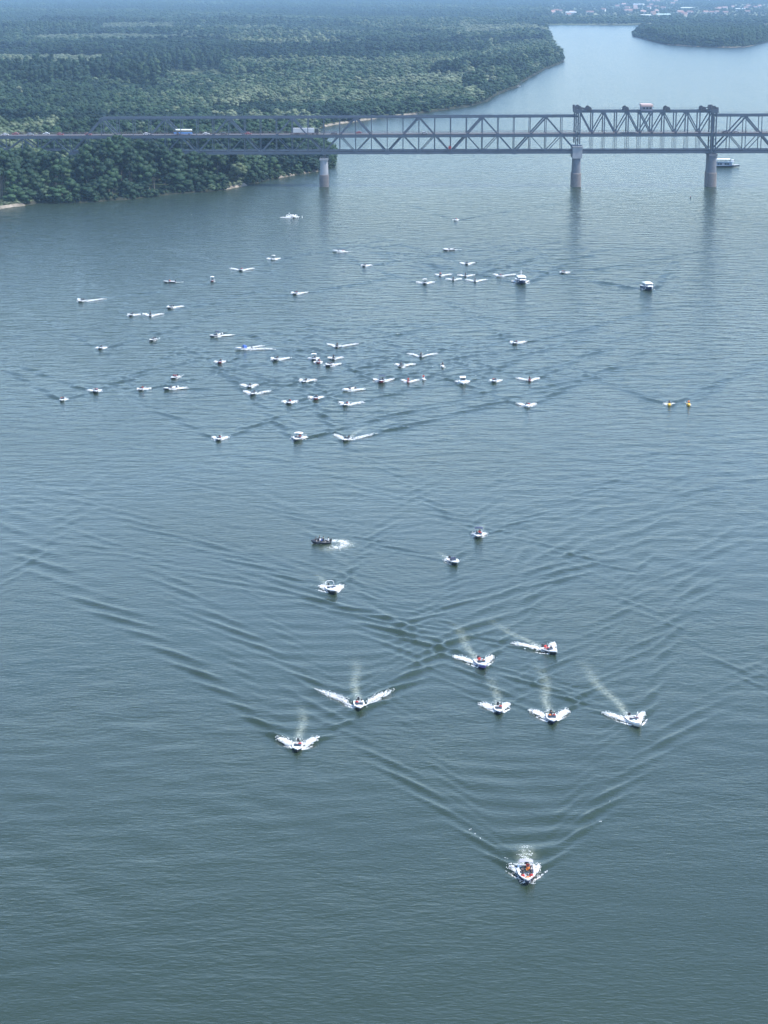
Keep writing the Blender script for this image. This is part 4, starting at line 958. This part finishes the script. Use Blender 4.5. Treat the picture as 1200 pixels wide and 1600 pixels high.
ROLE = {'steering': 'steering', 'mid_l': 'left in', 'mid_r': 'aft in', 'bow_l': 'front left in', 'bow_r': 'front right in', 'bow_c': 'foremost in', 'stern': 'rearmost in', 'ride': 'riding'}
# ------------------------------------------------------------------ boats
HM = {'white': WHITE, 'navy': NAVY, 'dark': DARK, 'red': mat('dark_red_gelcoat', (0.16, 0.02, 0.025), 0.3), 'yellow': YELLOW, 'purple': mat('violet_gelcoat', (0.16, 0.12, 0.36), 0.3)}
def sect(L, Bm, t, hz):
    g = Bm / 2 * (1 - max(0.0, (t - 0.40) / 0.60) ** 2.4) * (0.92 + 0.08 * min(1, t / 0.3)); g = max(g, 0.03)
    zg = hz * (0.86 + 0.38 * t ** 2); zc = 0.02 + hz * 0.62 * max(0, t - 0.25) ** 2.2; zk = -0.28 + (hz * 1.05) * max(0, t) ** 5
    y = L / 2 - L * t
    return y, g, g * (0.86 - 0.16 * t), zg, zc, min(zk, zc - 0.01)
TS = [0, .15, .3, .45, .58, .7, .8, .88, .94, .98, 1.0]
def hull_mesh(L, Bm, hz, m, band=WHITE):  # dark lower sides partly paint in the shade on the bow
    mb = MB(); rings = []
    for t in TS:
        y, g, c, zg, zc, zk = sect(L, Bm, t, hz); zmid = zc + (zg - zc) * 0.76; gm = c + (g - c) * 0.82
        rings.append([(-g, y, zg), (-gm, y, zmid), (-c, y, zc), (0, y - 0.0, zk), (c, y, zc), (gm, y, zmid), (g, y, zg)])
    k = 7; V_ = [p for r in rings for p in r]; fs = []; mi = []
    for i in range(len(rings) - 1):
        for j in range(k - 1): fs.append((i*k + j, i*k + j + 1, (i+1)*k + j + 1, (i+1)*k + j)); mi.append(1 if j in (0, 5) else 0)
    fs.append((0, 1, 2, 3, 4, 5, 6)); mi.append(0)
    me = mb.add(V_, fs).mesh('hull', m); me.materials.append(band)
    for p, q in zip(me.polygons, mi): p.material_index = q
    me.polygons.foreach_set('use_smooth', [True] * len(me.polygons)); return me
def deck_mesh(L, Bm, hz, t_fore, floor_z, t_aft=0.06):
    mb = MB(); ts = [t for t in TS if t <= t_fore] + [t_fore]; rim = 0.13 * Bm / 2 + 0.05
    V_ = []; 
    for t in ts:
        y, g, c, zg, zc, zk = sect(L, Bm, t, hz); gi = max(0.02, g - rim)
        V_ += [(-g - .03, y, zg + .01), (-g - .03, y, zg + .05), (-gi, y, zg + .05), (-gi * .92, y, floor_z), (gi * .92, y, floor_z), (gi, y, zg + .05), (g + .03, y, zg + .05), (g + .03, y, zg + .01)]
    k = 8; fs = []
    for i in range(len(ts) - 1):
        for j in range(k - 1): fs.append((i*k + j, (i+1)*k + j, (i+1)*k + j + 1, i*k + j + 1))
    mb.add(V_, fs)
    # foredeck, slightly crowned
    tf = [t_fore] + [t for t in TS if t > t_fore]; V_ = []
    for t in tf:
        y, g, c, zg, zc, zk = sect(L, Bm, t, hz)
        V_ += [(-g - .03, y, zg + .01), (-g - .03, y, zg + .05), (0, y, zg + .05 + 0.10 * g), (g + .03, y, zg + .05), (g + .03, y, zg + .01)]
    fs = [(i*5 + j, (i+1)*5 + j, (i+1)*5 + j + 1, i*5 + j + 1) for i in range(len(tf) - 1) for j in range(4)]
    y, g, c, zg, zc, zk = sect(L, Bm, t_fore, hz)
    b0 = len(V_); V_ += [(-g, y, floor_z), (g, y, floor_z)]; fs.append((1, 2, 3, b0 + 1, b0))
    mb.add(V_, fs)
    y, g, c, zg, zc, zk = sect(L, Bm, 0, hz); mb.box(-g, g, y - 0.12, y - 0.004, floor_z, zg + .04)
    return mb.mesh('deck', WHITE)
MC = {}
def cached(key, fn):
    if key not in MC: MC[key] = fn()
    return MC[key]
def canopy_mesh(w, l, z, m, sag=0.16):
    mb = MB(); V_ = []; nx, ny = 6, 5
    for dz in (0, -0.05):
        for j in range(ny + 1):
            for i in range(nx + 1):
                u = i / nx * 2 - 1; v_ = j / ny * 2 - 1
                V_.append((u * w / 2, v_ * l / 2, z + dz + sag * (1 - u * u) + 0.06 * (1 - v_ * v_)))
    k = (nx + 1) * (ny + 1); fs = []
    for j in range(ny):
        for i in range(nx):
            a = j * (nx + 1) + i; fs.append((a, a + 1, a + nx + 2, a + nx + 1)); fs.append((k + a, k + a + nx + 1, k + a + nx + 2, k + a + 1))
    return mb.add(V_, fs).mesh('canopy', m, True)
def make_boat(b):
    L = b['L']; kind = b['kind']; hz = 0.62 if L < 5.5 else 0.75
    if kind == 'cruiser': hz = 1.5
    Bm = {'jetski': 1.15, 'cruiser': 0.40 * L, 'rib': 2.1, 'cabin': 2.5}.get(kind, 0.375 * L)
    nm = {'open': 'motorboat', 'bimini': 'motorboat', 'cuddy': 'motorboat', 'jetski': 'jet_ski', 'rib': 'inflatable_boat', 'cabin': 'cabin_boat', 'cruiser': 'cabin_cruiser'}[kind]
    root = empty(nm, b['pos'] + Vector((0, 0, 0.02 + wave_z(b['pos'].x, b['pos'].y) * 0.6)), b['h'])
    trim = R(-3.5) if (b['eL'] + b['eR'] > 12 and kind not in ('cruiser', 'cabin')) else R(-1)
    root.rotation_euler = (trim, R(random.uniform(-2, 2)), b['h'])
    tag(root, b['ref'], 'jet ski' if kind == 'jetski' else 'boat', b['group'])
    hm = HM[b['hull']]; key = (kind, L, b['hull'])
    def P(name, fn, m=None, parent=root): return new_obj(name, cached(key + (name, b.get('top')), fn), None, parent)
    seatz = 0.42
    if kind == 'jetski':
        P('hull', lambda: hull_mesh(L, Bm, 0.42, hm, hm if b['hull'] in ('yellow', 'white') else WHITE))
        P('deck', lambda: MB().add([(-.5,1.5,.40),(.5,1.5,.40),(.52,-.3,.44),(-.52,-.3,.44),(-.22,-1.5,.55),(.22,-1.5,.55),(-.3,-.5,.85),(.3,-.5,.85)], [(0,1,2,3),(3,2,7,6),(6,7,5,4),(3,6,4),(2,5,7)]).mesh('deck', hm))
        P('seat', lambda: MB().box(-.24, .24, -.25, 1.15, .40, .80, .07, .06).mesh('seat', MOTOR))
        P('handlebar', lambda: MB().tube([(-.38, -.42, 1.05), (0, -.5, 1.0), (.38, -.42, 1.05)], .035, 6).beam((0, -.5, 1.0), (0, -.62, .7), .1, .1).mesh('handlebar', MOTOR))
        seats = {'ride': (0, 0.25, 0.86)}
    elif kind == 'rib':
        def tubes():
            pts = [(-.85, L*.5, .38), (-.88, 0, .40), (-.80, -L*.25, .45), (-.5, -L*.42, .55), (0, -L*.5, .62), (.5, -L*.42, .55), (.80, -L*.25, .45), (.88, 0, .40), (.85, L*.5, .38)]
            return MB().tube(pts, [.20] + [.26] * 7 + [.20], 10).mesh('tube', DARK, True)
        P('tube', tubes); P('hull', lambda: hull_mesh(L * .96, 1.7, 0.36, DARK, DARK)); P('floor', lambda: MB().box(-.72, .72, -L*.30, L*.46, .16, .22).mesh('floor', FLOORM))
        P('console', lambda: MB().box(-.35, .35, -.45, .05, .22, 1.0, .06, .08).mesh('console', WHITE)); P('seat', lambda: MB().box(-.4, .4, .35, .95, .22, .62, .04, .04).mesh('seat', MOTOR))
        P('bow_pad', lambda: MB().box(-.42, .42, -L*.36, -L*.20, .22, .55, .08, .08).mesh('bow_pad', SEAT))
        P('outboard_motor', lambda: MB().box(-.22, .22, L*.47, L*.47+.5, .45, 1.15, .05, .07).box(-.1, .1, L*.47+.1, L*.47+.35, -.5, .45).mesh('outboard_motor', MOTOR))
        seats = {'steering': (0, .6, .72), 'bow_c': (0, -1.2, .62), 'mid_l': (-.8, -.3, .72), 'mid_r': (.8, .1, .72), 'stern': (.75, 1.7, .7)}
    elif kind == 'cruiser':
        P('hull', lambda: hull_mesh(L, Bm, hz, hm, hm)); P('deck', lambda: deck_mesh(L, Bm, hz, 0.5, 0.7))
        w = Bm * .40
        cab = P('cabin', lambda: MB().box(-w, w, -L*.22, L*.26, .71, 2.75, .18, .25).mesh('cabin', WHITE))
        P('windscreen', lambda: MB().add([(-w*.86, -L*.22+.02, 1.85), (w*.86, -L*.22+.02, 1.85), (w*.80, -L*.22+.16, 2.55), (-w*.80, -L*.22+.16, 2.55), (-w*.86, -L*.22+.2, 1.85), (w*.86, -L*.22+.2, 1.85), (w*.80, -L*.22+.34, 2.55), (-w*.80, -L*.22+.34, 2.55)], [(3,2,1,0),(0,1,5,4),(1,2,6,5),(2,3,7,6),(3,0,4,7),(4,5,6,7)]).mesh('windscreen', GLASS), parent=cab)
        for s in (-1, 1):
            for i in range(3): new_obj('window', MB().box(min(s*(w-.12), s*(w+.01)), max(s*(w-.12), s*(w+.01)), -L*.14 + i*L*.12, -L*.05 + i*L*.12, 1.75, 2.45).mesh('window', GLASS), None, cab)
        P('roof', lambda: MB().box(-w*1.04, w*1.04, -L*.25, L*.30, 2.76, 2.95, .12, .2).mesh('roof', WHITE))
        P('flybridge_screen', lambda: MB().box(-w*.6, w*.6, -L*.10, -L*.07, 2.95, 3.5, .1).box(-w*.6, w*.6, L*.05, L*.14, 2.95, 3.3, .05, .05).mesh('flybridge_screen', WHITE))
        P('foredeck_cabin', lambda: MB().box(-w*.7, w*.7, -L*.40, -L*.215, 1.6, 2.0, .25, .25).mesh('foredeck_cabin', WHITE))
        def rl():
            mb = MB(); pts = []
            for s in (-1, 1):
                q = [sect(L, Bm, t, hz) for t in (.5, .7, .85, .97)]; pts = [(s * (a[1] - .08), a[0], a[3] + .65) for a in q]; mb.tube(pts, .04, 5)
                for a in q: mb.tube([(s * (a[1] - .08), a[0], a[3]), (s * (a[1] - .08), a[0], a[3] + .65)], .03, 5)
            return mb.mesh('bow_rail', CHROME)
        P('bow_rail', rl)
        if b.get('mast'): P('mast', lambda: MB().tube([(0, L*.1, 2.9), (0, L*.12, 5.6)], [.09, .04], 6).beam((-.7, L*.11, 4.6), (.7, L*.11, 4.6), .08, .08).mesh('mast', WHITE))
        seats = {}
    else:
        fore = {'open': .66 if not b.get('big') else .90, 'bimini': .72, 'cuddy': .52, 'cabin': .55}[kind]
        P('hull', lambda: hull_mesh(L, Bm, hz, hm, WHITE if b['hull'] != 'red' else hm)); fz = 0.14
        P('deck', lambda: deck_mesh(L, Bm, hz, fore, fz))
        WS = 0.45 if b.get('big') else 1.0
        tw_ = .56 if kind != 'cuddy' else .50; yw, gw, _, zw, _, _ = sect(L, Bm, tw_, hz); gw *= .86
        if kind in ('open', 'bimini', 'cuddy'):
            P('windscreen', lambda: MB().add([(-gw, yw + .25, zw + .04), (-gw * .62, yw - .18, zw + .06), (gw * .62, yw - .18, zw + .06), (gw, yw + .25, zw + .04), (-gw * .9, yw + .38, zw + .42 * WS), (-gw * .55, yw + .06, zw + .44 * WS), (gw * .55, yw + .06, zw + .44 * WS), (gw * .9, yw + .38, zw + .42 * WS)], [(0,1,5,4),(1,2,6,5),(2,3,7,6)]).mesh('windscreen', GLASS))
        for s in (-1, 1): new_obj('seat', cached(key + ('seat', s), lambda: MB().box(s*Bm*.22 - .24, s*Bm*.22 + .24, L*.02, L*.02 + .55, fz, .46, .04, .03).box(s*Bm*.22 - .24, s*Bm*.22 + .24, L*.02 + .45, L*.02 + .58, .46, .92, .03).mesh('seat', SEAT)), None, root)
        P('stern_bench', lambda: MB().box(-Bm*.34, Bm*.34, L*.33, L*.43, fz, .46, .03, .02).mesh('stern_bench', SEAT))
        P('outboard_motor', lambda: MB().box(-.22, .22, L*.5 + .01, L*.5 + .52, .5, 1.2, .05, .08).box(-.1, .1, L*.5 + .1, L*.5 + .35, -.5, .5).mesh('outboard_motor', MOTOR))
        if b.get('big'):
            P('bow_bench', lambda: MB().box(-Bm*.30, Bm*.30, -L*.30, -L*.21, fz, .45, .06, .03).mesh('bow_bench', SEAT))
            aw = P('awning', lambda: canopy_mesh(Bm * .78, 1.3, 1.55, CANVAS_G)); aw.location = (0, L * .36, 0)
            P('awning_pole', lambda: MB().tube([(-Bm*.4, L*.24, .6), (-Bm*.4, L*.27, 1.52)], .03, 5).tube([(Bm*.4, L*.24, .6), (Bm*.4, L*.27, 1.52)], .03, 5).tube([(-Bm*.4, L*.46, .6), (-Bm*.4, L*.44, 1.52)], .03, 5).tube([(Bm*.4, L*.46, .6), (Bm*.4, L*.44, 1.52)], .03, 5).mesh('awning_pole', CHROME))
        if kind == 'cuddy': P('cuddy_top', lambda: MB().box(-Bm*.32, Bm*.32, -L*.36, -L*.01, zw - .05, zw + .30, .22, .45).mesh('cuddy_top', WHITE)); P('deck_hatch', lambda: MB().box(-.25, .25, -L*.20, -L*.11, zw + .30, zw + .34, .03, .03).mesh('deck_hatch', GLASS))
        if kind == 'cabin':
            cb_ = P('cabin', lambda: MB().box(-Bm*.37, Bm*.37, -L*.12, L*.22, .4, 2.15, .14, .22).mesh('cabin', WHITE))
            P('windscreen', lambda: MB().box(-Bm*.32, Bm*.32, -L*.12 + .02, -L*.12 + .3, 1.35, 1.95, .03, .02).mesh('windscreen', GLASS), parent=cb_)
            P('roof', lambda: MB().box(-Bm*.40, Bm*.40, -L*.15, L*.26, 2.16, 2.30, .06, .06).mesh('roof', CANVAS_W))
        if kind == 'bimini':
            cmt = CANVAS_W if b.get('top') == 'white' else CANVAS_N
            c_ = P('canopy', lambda: canopy_mesh(Bm * .92, L * .36, 2.0, cmt, 0.16)); c_.location = (0, L * .12, 0)
            def poles():
                mb = MB()
                for s in (-1, 1):
                    for y1, y2 in ((.10, -.04), (.12, .28)): mb.tube([(s*Bm*.44, L*y1, .65), (s*Bm*.45, L*y2, 1.98)], .03, 5)
                return mb.mesh('canopy_frame', CHROME)
            P('canopy_frame', poles)
        if b.get('arch'): P('stern_arch', lambda: MB().tube([(-Bm*.42, L*.30, .7), (-Bm*.38, L*.32, 1.75), (-Bm*.2, L*.33, 2.0), (Bm*.2, L*.33, 2.0), (Bm*.38, L*.32, 1.75), (Bm*.42, L*.30, .7)], .05, 6).mesh('stern_arch', WHITE))
        if b.get('cover'): P('cockpit_cover', lambda: MB().box(-Bm*.36, Bm*.30, -L*.06, L*.10, zw + .1, zw + .75, .12, .2).mesh('cockpit_cover', CANVAS_N))
        if b.get('bluecover'): P('cockpit_cover', lambda: MB().box(-Bm*.36, Bm*.36, -L*.02, L*.22, zw, zw + .95, .15, .3).mesh('cockpit_cover', CANVAS_B))
        sz = .52
        seats = {'steering': (Bm*.22, L*.02 + .20, sz + .02), 'mid_l': (-Bm*.22, L*.02 + .20, sz + .02), 'mid_r': (0.0, L*.36, sz), 'stern': (-Bm*.28, L*.38, sz), 'bow_c': (0, -L*.245, sz), 'bow_l': (-Bm*.24, -L*.24, sz), 'bow_r': (Bm*.24, -L*.24, sz)}
        if b.get('big'): seats['bow_c'] = (0, -L*.36, sz - .05); seats['mid_r'] = (Bm * .1, L*.16, sz); seats['stern'] = (Bm*.1, L*.38, sz)
    M = root.rotation_euler.to_matrix().to_4x4(); M.translation = root.location
    for role, c in b['people']:
        p = M @ Vector(seats[role]); pose = 'ride' if role == 'ride' else 'sit'
        hd = empty('person', p); bpy.data.objects.remove(hd)
        o = new_obj('person', person_mesh(pose, c)); o.location = p; o.rotation_euler = (0, 0, b['h'] + random.uniform(-.15, .15)); sc = random.uniform(1.0, 1.12); o.scale = (sc, sc, sc)
        rf = b['ref']; tag(o, 'person in %s %s %s' % (WORD[c], ROLE[role], rf), 'person', 'people aboard the boats')
        new_obj('hair', HAIRM, None, o)
    return root
for b in B: make_boat(b)
# ------------------------------------------------------------------ foam thrown up by the boats
FOAM = mat('foam', (0.84, 0.85, 0.85), 0.9, 0, 0.06, 2.0, 0.2)
OCT_V = np.array([(1,0,0),(-1,0,0),(0,1,0),(0,-1,0),(0,0,1),(0,0,-1)], float)
OCT_F = np.array([(0,2,4),(2,1,4),(1,3,4),(3,0,4),(2,0,5),(1,2,5),(3,1,5),(0,3,5)])
def chips_mesh(name, C, S):
    n = len(C); C = np.asarray(C); S = np.asarray(S)
    q = rng.normal(size=(n, 3, 3)); q, _ = np.linalg.qr(q)
    tilt = np.eye(3)[None] * 0.75 + q * 0.35
    Vv = np.einsum('vk,nkj->nvj', OCT_V, tilt) * S[:, None, :] + C[:, None, :]
    Ff = (OCT_F[None] + (np.arange(n) * 6)[:, None, None]).reshape(-1, 3)
    return Vv.reshape(-1, 3), Ff
def foam_for(b):
    s = b['s']; o = b['bow']; L = b['L']; d = b['dir']; side = Vector((-d.y, d.x, 0))   # to the boat's left hand (image right when heading 0)
    C = []; S = []
    hw = {'jetski': .55, 'cruiser': .20 * L, 'cabin': 1.2}.get(b['kind'], .18 * L)
    eL, eR = b['eL'] / s, b['eR'] / s
    px2 = 1.0 / s          # one photograph pixel in metres
    def arm(p0, p1, w0, w1, h0, h1, n):
        ln_ = (p1 - p0).length; bend = random.uniform(-.10, .28) * ln_; fr = random.uniform(12, 26); f0 = random.uniform(0, 6.28); n = int(n * random.uniform(.7, 1.25))
        for i in range(n):
            t = random.random() ** 1.15
            if t > .3 and math.sin(t * fr + f0) < -.55 + .5 * (t < .5) * -1: continue
            c = p0.lerp(p1, t) - d * (bend * t * (1 - t))
            perp = (p1 - p0).normalized().cross(Vector((0, 0, 1)))
            w = w0 + (w1 - w0) * t; h = (h0 + (h1 - h0) * t)
            k = random.gauss(0, 0.38); z = h * random.random() ** 1.3 * (1 - min(1, abs(k)))
            c = c + perp * (k * w) ; C.append((c.x, c.y, max(0.0, z) + 0.03 + wave_z(c.x, c.y)))
            q = random.uniform(.35, 1.15) * (1 - .5 * t) * (0.07 + 0.34 * px2); S.append((q * random.uniform(1, 2.0), q * random.uniform(1, 1.6), q * random.uniform(.45, .9)))
    near = s > 7
    if b.get('curl'):
        P_ = [at(498,846.5), at(515,844.5), at(530,845.5), at(541,849), at(537,853), at(526,855.5), at(516,857.5)]
        for i in range(len(P_) - 1): arm(P_[i], P_[i+1], 1.1 + .2*i, 1.3 + .2*i, .12, .05, int(300 - 40 * i))
        arm(b['bow'], b['bow'] - d * L, 1.6, 1.8, .25, .1, 60)
    else:
        tot = max(eL, 0.4) + max(eR, 0.4); strong = min(1.0, tot / 6.0)
        mid = o - d * L * .55; bowp = o - d * L * .12
        if abs(b['head']) <= 40:
            back = 1.15 * (eL + eR) / 2 + 0.4
            endL = Vector((mid.x - eL, mid.y + back, 0)); endR = Vector((mid.x + eR, mid.y + back, 0))
            sL = mid - Vector((hw * .8, 0, 0)); sR = mid + Vector((hw * .8, 0, 0))
        else:
            reach = max(eL, eR); sg = 1 if b['head'] < 0 else -1
            sp_ = side * (0.30 * reach + hw)
            endL = mid - d * reach + sp_; endR = mid - d * reach * 0.9 - sp_; sL = mid + side * hw * .8; sR = mid - side * hw * .8
        n = int((330 if near else 170) * (0.35 + strong) * min(1.6, tot / 6 + .4))
        hgt = (0.26 if near else 0.34) * (0.3 + 0.7 * strong)
        for s0, e0, ext in ((sL, endL, eL), (sR, endR, eR)):
            if ext * s < 2.5: continue
            arm(s0, e0, .33, .25, hgt * 1.15, .07, int(n * 1.15))
            # ragged speckle thrown inside the arm
            inn = mid - d * L * .5
            for i in range(int(n * .9)):
                t = random.uniform(.15, .9); c = s0.lerp(e0, t).lerp(inn.lerp(e0, .35), random.random() ** 2 * .55); 
                C.append((c.x + random.gauss(0, .25), c.y + random.gauss(0, .5), .05 + random.random() * .32 * strong)); q = random.uniform(.03, .10) + .08 * px2; S.append((q * 1.5, q * 1.3, q))
        # splash along the bow quarters
        for sg in (-1, 1):
            a0 = bowp + side * sg * hw * .95 - d * L * .16; ln = (0.55 + .35 * strong) * L * (.62 if b['kind'] not in ('cruiser', 'cabin') else .28)
            a1 = a0 - d * ln + side * sg * (ln * .62 * (.4 + .6 * strong))
            arm(a0, a1, .26, .22, hgt * .8, .06, int(n * .36) + 6)
        # churned water at the stern
        st = o - d * (L * 1.02)
        arm(st, st - d * (2.5 + (5.5 if b.get('big') else 1.5)), .8 if not b.get('big') else 1.5, 1.1, .30, .04, 260 if b.get('big') else 44)
        if b.get('big'):
            for sg in (-1, 1): arm(o - d * L * .05 + side * sg * .7, o - d * L * .75 + side * sg * (hw + .75), .45, .55, .22, .2, 80)
        if b.get('mound'): 
            for i in range(160): C.append((mid.x + random.gauss(.4, 1.7), mid.y + random.gauss(1.5, 1.2), abs(random.gauss(0, .75)))); S.append((.4, .4, .3))
    if len(C) < 4: return
    Vv, Ff = chips_mesh('foam', C, S); Vv = Vv - np.array([o.x, o.y, 0])
    f = new_obj('wake_foam', np_mesh('wake_foam', Vv, Ff, FOAM)); f.location = (o.x, o.y, 0)
    tag(f, 'white foam around the ' + b['ref'], 'foam', 'white water around the boats', 'stuff')
for b in B: foam_for(b)
# broken crests along the leading wake and scattered whitecaps
C = []; S = []
for (px, py, k, w) in [(735,1296,10,5), (748,1310,12,5), (742,1303,8,3), (938,1284,8,4), (955,1252,6,4), (790,1340,8,6),
                       (756,386,3,4), (300,335,3,3), (1190,280,3,5), (548,280,6,9), (690,340,2,3), (560,380,3,4), (635,330,2,5), (545,517,3,4), (622,523,3,4), (668,548,2,3), (744,587,5,4), (673,573,4,6), (705,408,3,4)]:
    q = at(px, py); s = scale_at(py)
    for i in range(max(2, k // 2)):
        C.append((q.x + random.uniform(-.5, .5) * w / s, q.y + random.uniform(-.5, .5) * 3.0 / s, .06 + wave_z(q.x, q.y))); r_ = random.uniform(.04, .10) + .18 / s; S.append((r_ * 2.2, r_, r_ * .3))
Vv, Ff = chips_mesh('caps', C, S); tag(new_obj('whitecaps', np_mesh('whitecaps', Vv, Ff, FOAM)), 'scattered white flecks of breaking wavelets on the river', 'foam', kind='stuff')
# ------------------------------------------------------------------ passenger boat beyond the lift span, buoy, moored boat
p = at(1134, 261.5); pb = empty('passenger_boat', (p.x, p.y + 3, 0), R(88)); tag(pb, 'white river passenger boat with long awning half hidden behind the right pier', 'boat')
PBL = mat('passenger_boat_blue', (0.13, 0.21, 0.31), 0.5)
L = 20.0; new_obj('hull', hull_mesh(L, 5.0, 1.3, DARK, PBL), None, pb); new_obj('deck', deck_mesh(L, 5.0, 1.3, .8, .9), None, pb)
cab = MB().box(-2.1, 2.1, -4.5, 8.0, .95, 3.3, .1, .2).build('cabin', PBL, pb)
for s in (-1, 1):
    for i in range(7): MB().box(min(s*1.9, s*2.12), max(s*1.9, s*2.12), -4.0 + i * 1.65, -2.7 + i * 1.65, 1.7, 2.8).build('window', GLASS if i % 3 else CANVAS_G, cab)
MB().box(-2.4, 2.4, -6.0, 9.0, 3.35, 3.55, .05, .05).build('upper_deck', PBL, pb)
MB().box(-2.3, 2.3, -3.2, 8.8, 5.45, 5.65, .1, .1).build('awning', CANVAS_W, pb)
for s in (-1, 1):
    for y in (-3.0, 0, 3.0, 6.0, 8.5): MB().beam((s*2.2, y, 3.5), (s*2.2, y, 5.5), .12, .12).build('awning_post', STEEL, pb)
    MB().beam((s*2.3, -6.0, 4.5), (s*2.3, 9.0, 4.5), .08, .1).build('handrail', STEEL, pb)
MB().box(-1.2, 1.2, -6.0, -4.0, 3.6, 5.2, .15, .2).build('wheelhouse', WHITE, pb); MB().tube([(0, 6.5, 5.6), (0, 6.5, 7.2)], [1.0, .8], 10).build('funnel', MOTOR, pb)
p = at(1079, 309); by = empty('buoy', p); tag(by, 'small dark buoy floating below the right lift tower', 'buoy')
MB().tube([(0,0,-.4), (0,0,.4), (0,0,.6), (0,0,.8)], [.45, .45, .2, .1], 10).build('float', DARK, by); MB().tube([(0,0,.8), (0,0,1.1)], [.2, .05], 8).build('topmark', REDP, by)
p = at(809, 135.5); mbt = empty('moored_boat', p, R(70)); tag(mbt, 'small pale boat moored under the trees at the far bend', 'boat')
new_obj('hull', hull_mesh(7, 2.6, .9, WHITE, WHITE), None, mbt); new_obj('deck', deck_mesh(7, 2.6, .9, .6, .3), None, mbt)
# ------------------------------------------------------------------ the town beyond the bend
ROOFS = [mat('roof_tile_red', (0.20, 0.11, 0.085), 0.85, 0, .3, .3), mat('roof_tile_pink', (0.26, 0.17, 0.145), 0.85, 0, .3, .3), mat('roof_tile_brown', (0.17, 0.10, 0.08), 0.85, 0, .3, .3)]
WALLS = [mat('render_white', (0.50, 0.49, 0.47), 0.8), mat('render_cream', (0.42, 0.38, 0.31), 0.8), mat('render_grey', (0.42, 0.40, 0.38), 0.8)]
def house(px, py, w, dpt, h, wall, roof, label, group, hall=False):
    p = at(px, py, 1.2); o = empty('house' if not hall else 'hall', p, random.uniform(-.5, .5)); tag(o, label, 'house' if not hall else 'building', group)
    MB().box(-w/2, w/2, -dpt/2, dpt/2, -.3, h).build('wall', wall, o)
    e = .6; rh = (dpt * .38 if not hall else dpt * .10)
    MB().add([(-w/2-e, -dpt/2-e, h), (w/2+e, -dpt/2-e, h), (w/2+e, dpt/2+e, h), (-w/2-e, dpt/2+e, h), (-w/2-e, 0, h+rh), (w/2+e, 0, h+rh)], [(0,1,5,4), (2,3,4,5), (1,2,5), (3,0,4), (3,2,1,0)]).build('roof', roof, o)
    n = max(2, int(w / 4))
    for i in range(n):
        x = -w/2 + (i + .5) * w / n; MB().box(x - .6, x + .6, -dpt/2 - .06, -dpt/2 + .1, h * .45, h * .8).build('window', GLASS, o)
rr = random.Random(3)
clusters = [(965, 17, 42, 9), (1012, 25, 16, 5), (1068, 23, 12, 4), (1120, 20, 22, 6), (1165, 16, 26, 5), (890, 23, 30, 5), (1060, 5, 60, 4), (1000, 14, 40, 6)]
kk = 0
for cx, cy, sx, sy in clusters:
    for i in range(7):
        px, py = cx + rr.uniform(-sx, sx), cy + rr.uniform(-sy, sy)
        if px > 1215 or py < 1: continue
        house(px, py, rr.uniform(11, 19), rr.uniform(9, 12), rr.uniform(5, 9), rr.choice(WALLS), rr.choice(ROOFS), 'small red-roofed house of the hazy town beyond the river bend', 'town houses beyond the bend'); kk += 1
halls = [(998, 10, 44, 18, 9, 'white hall highest of the town, above the island tip'), (1073, 15.5, 46, 20, 8, 'pale long hall behind the middle of the island'), (892, 23.5, 34, 18, 9, 'white hall with pale roof at left end of town'), (1008, 27.5, 36, 16, 8, 'white hall close behind the island tip'), (1036, 26.5, 44, 20, 8, 'pale green roofed hall right of the island tip'), (735, 22, 40, 20, 7, 'small white shed alone left of the river end'), (790, 18.5, 70, 24, 9, 'long pale shed left of the far river bend'), (1157, 17, 34, 16, 8, 'white hall at right end of town'), (222, 9, 40, 20, 10, 'white farm building among fields at upper left')]
PALE = mat('metal_roof_pale', (0.52, 0.54, 0.54), 0.6); GREENR = mat('metal_roof_green', (0.45, 0.58, 0.52), 0.6)
for (px, py, w, dd, h, lb) in halls: house(px, py, w, dd, h, WALLS[0], GREENR if 'green' in lb else PALE, lb, 'large halls on the far plain', True)
# ------------------------------------------------------------------ haze
hm_ = bpy.data.materials.new('haze_air'); hm_.use_nodes = True
hn = hm_.node_tree.nodes; hl = hm_.node_tree.links
for nd in list(hn): 
    if nd.type == 'BSDF_PRINCIPLED': hn.remove(nd)
pv = hn.new('ShaderNodeVolumePrincipled'); pv.inputs['Color'].default_value = (0.45, 0.70, 1.0, 1); pv.inputs['Density'].default_value = 0.00005; pv.inputs['Anisotropy'].default_value = 0.0
hl.new(pv.outputs[0], [x for x in hn if x.type == 'OUTPUT_MATERIAL'][0].inputs['Volume'])
hb = MB().box(-BX - 200, BX + 200, BY0 - 200, BY1 + 200, -2.5, 138.0).build('haze', hm_); tag(hb, kind='stuff')
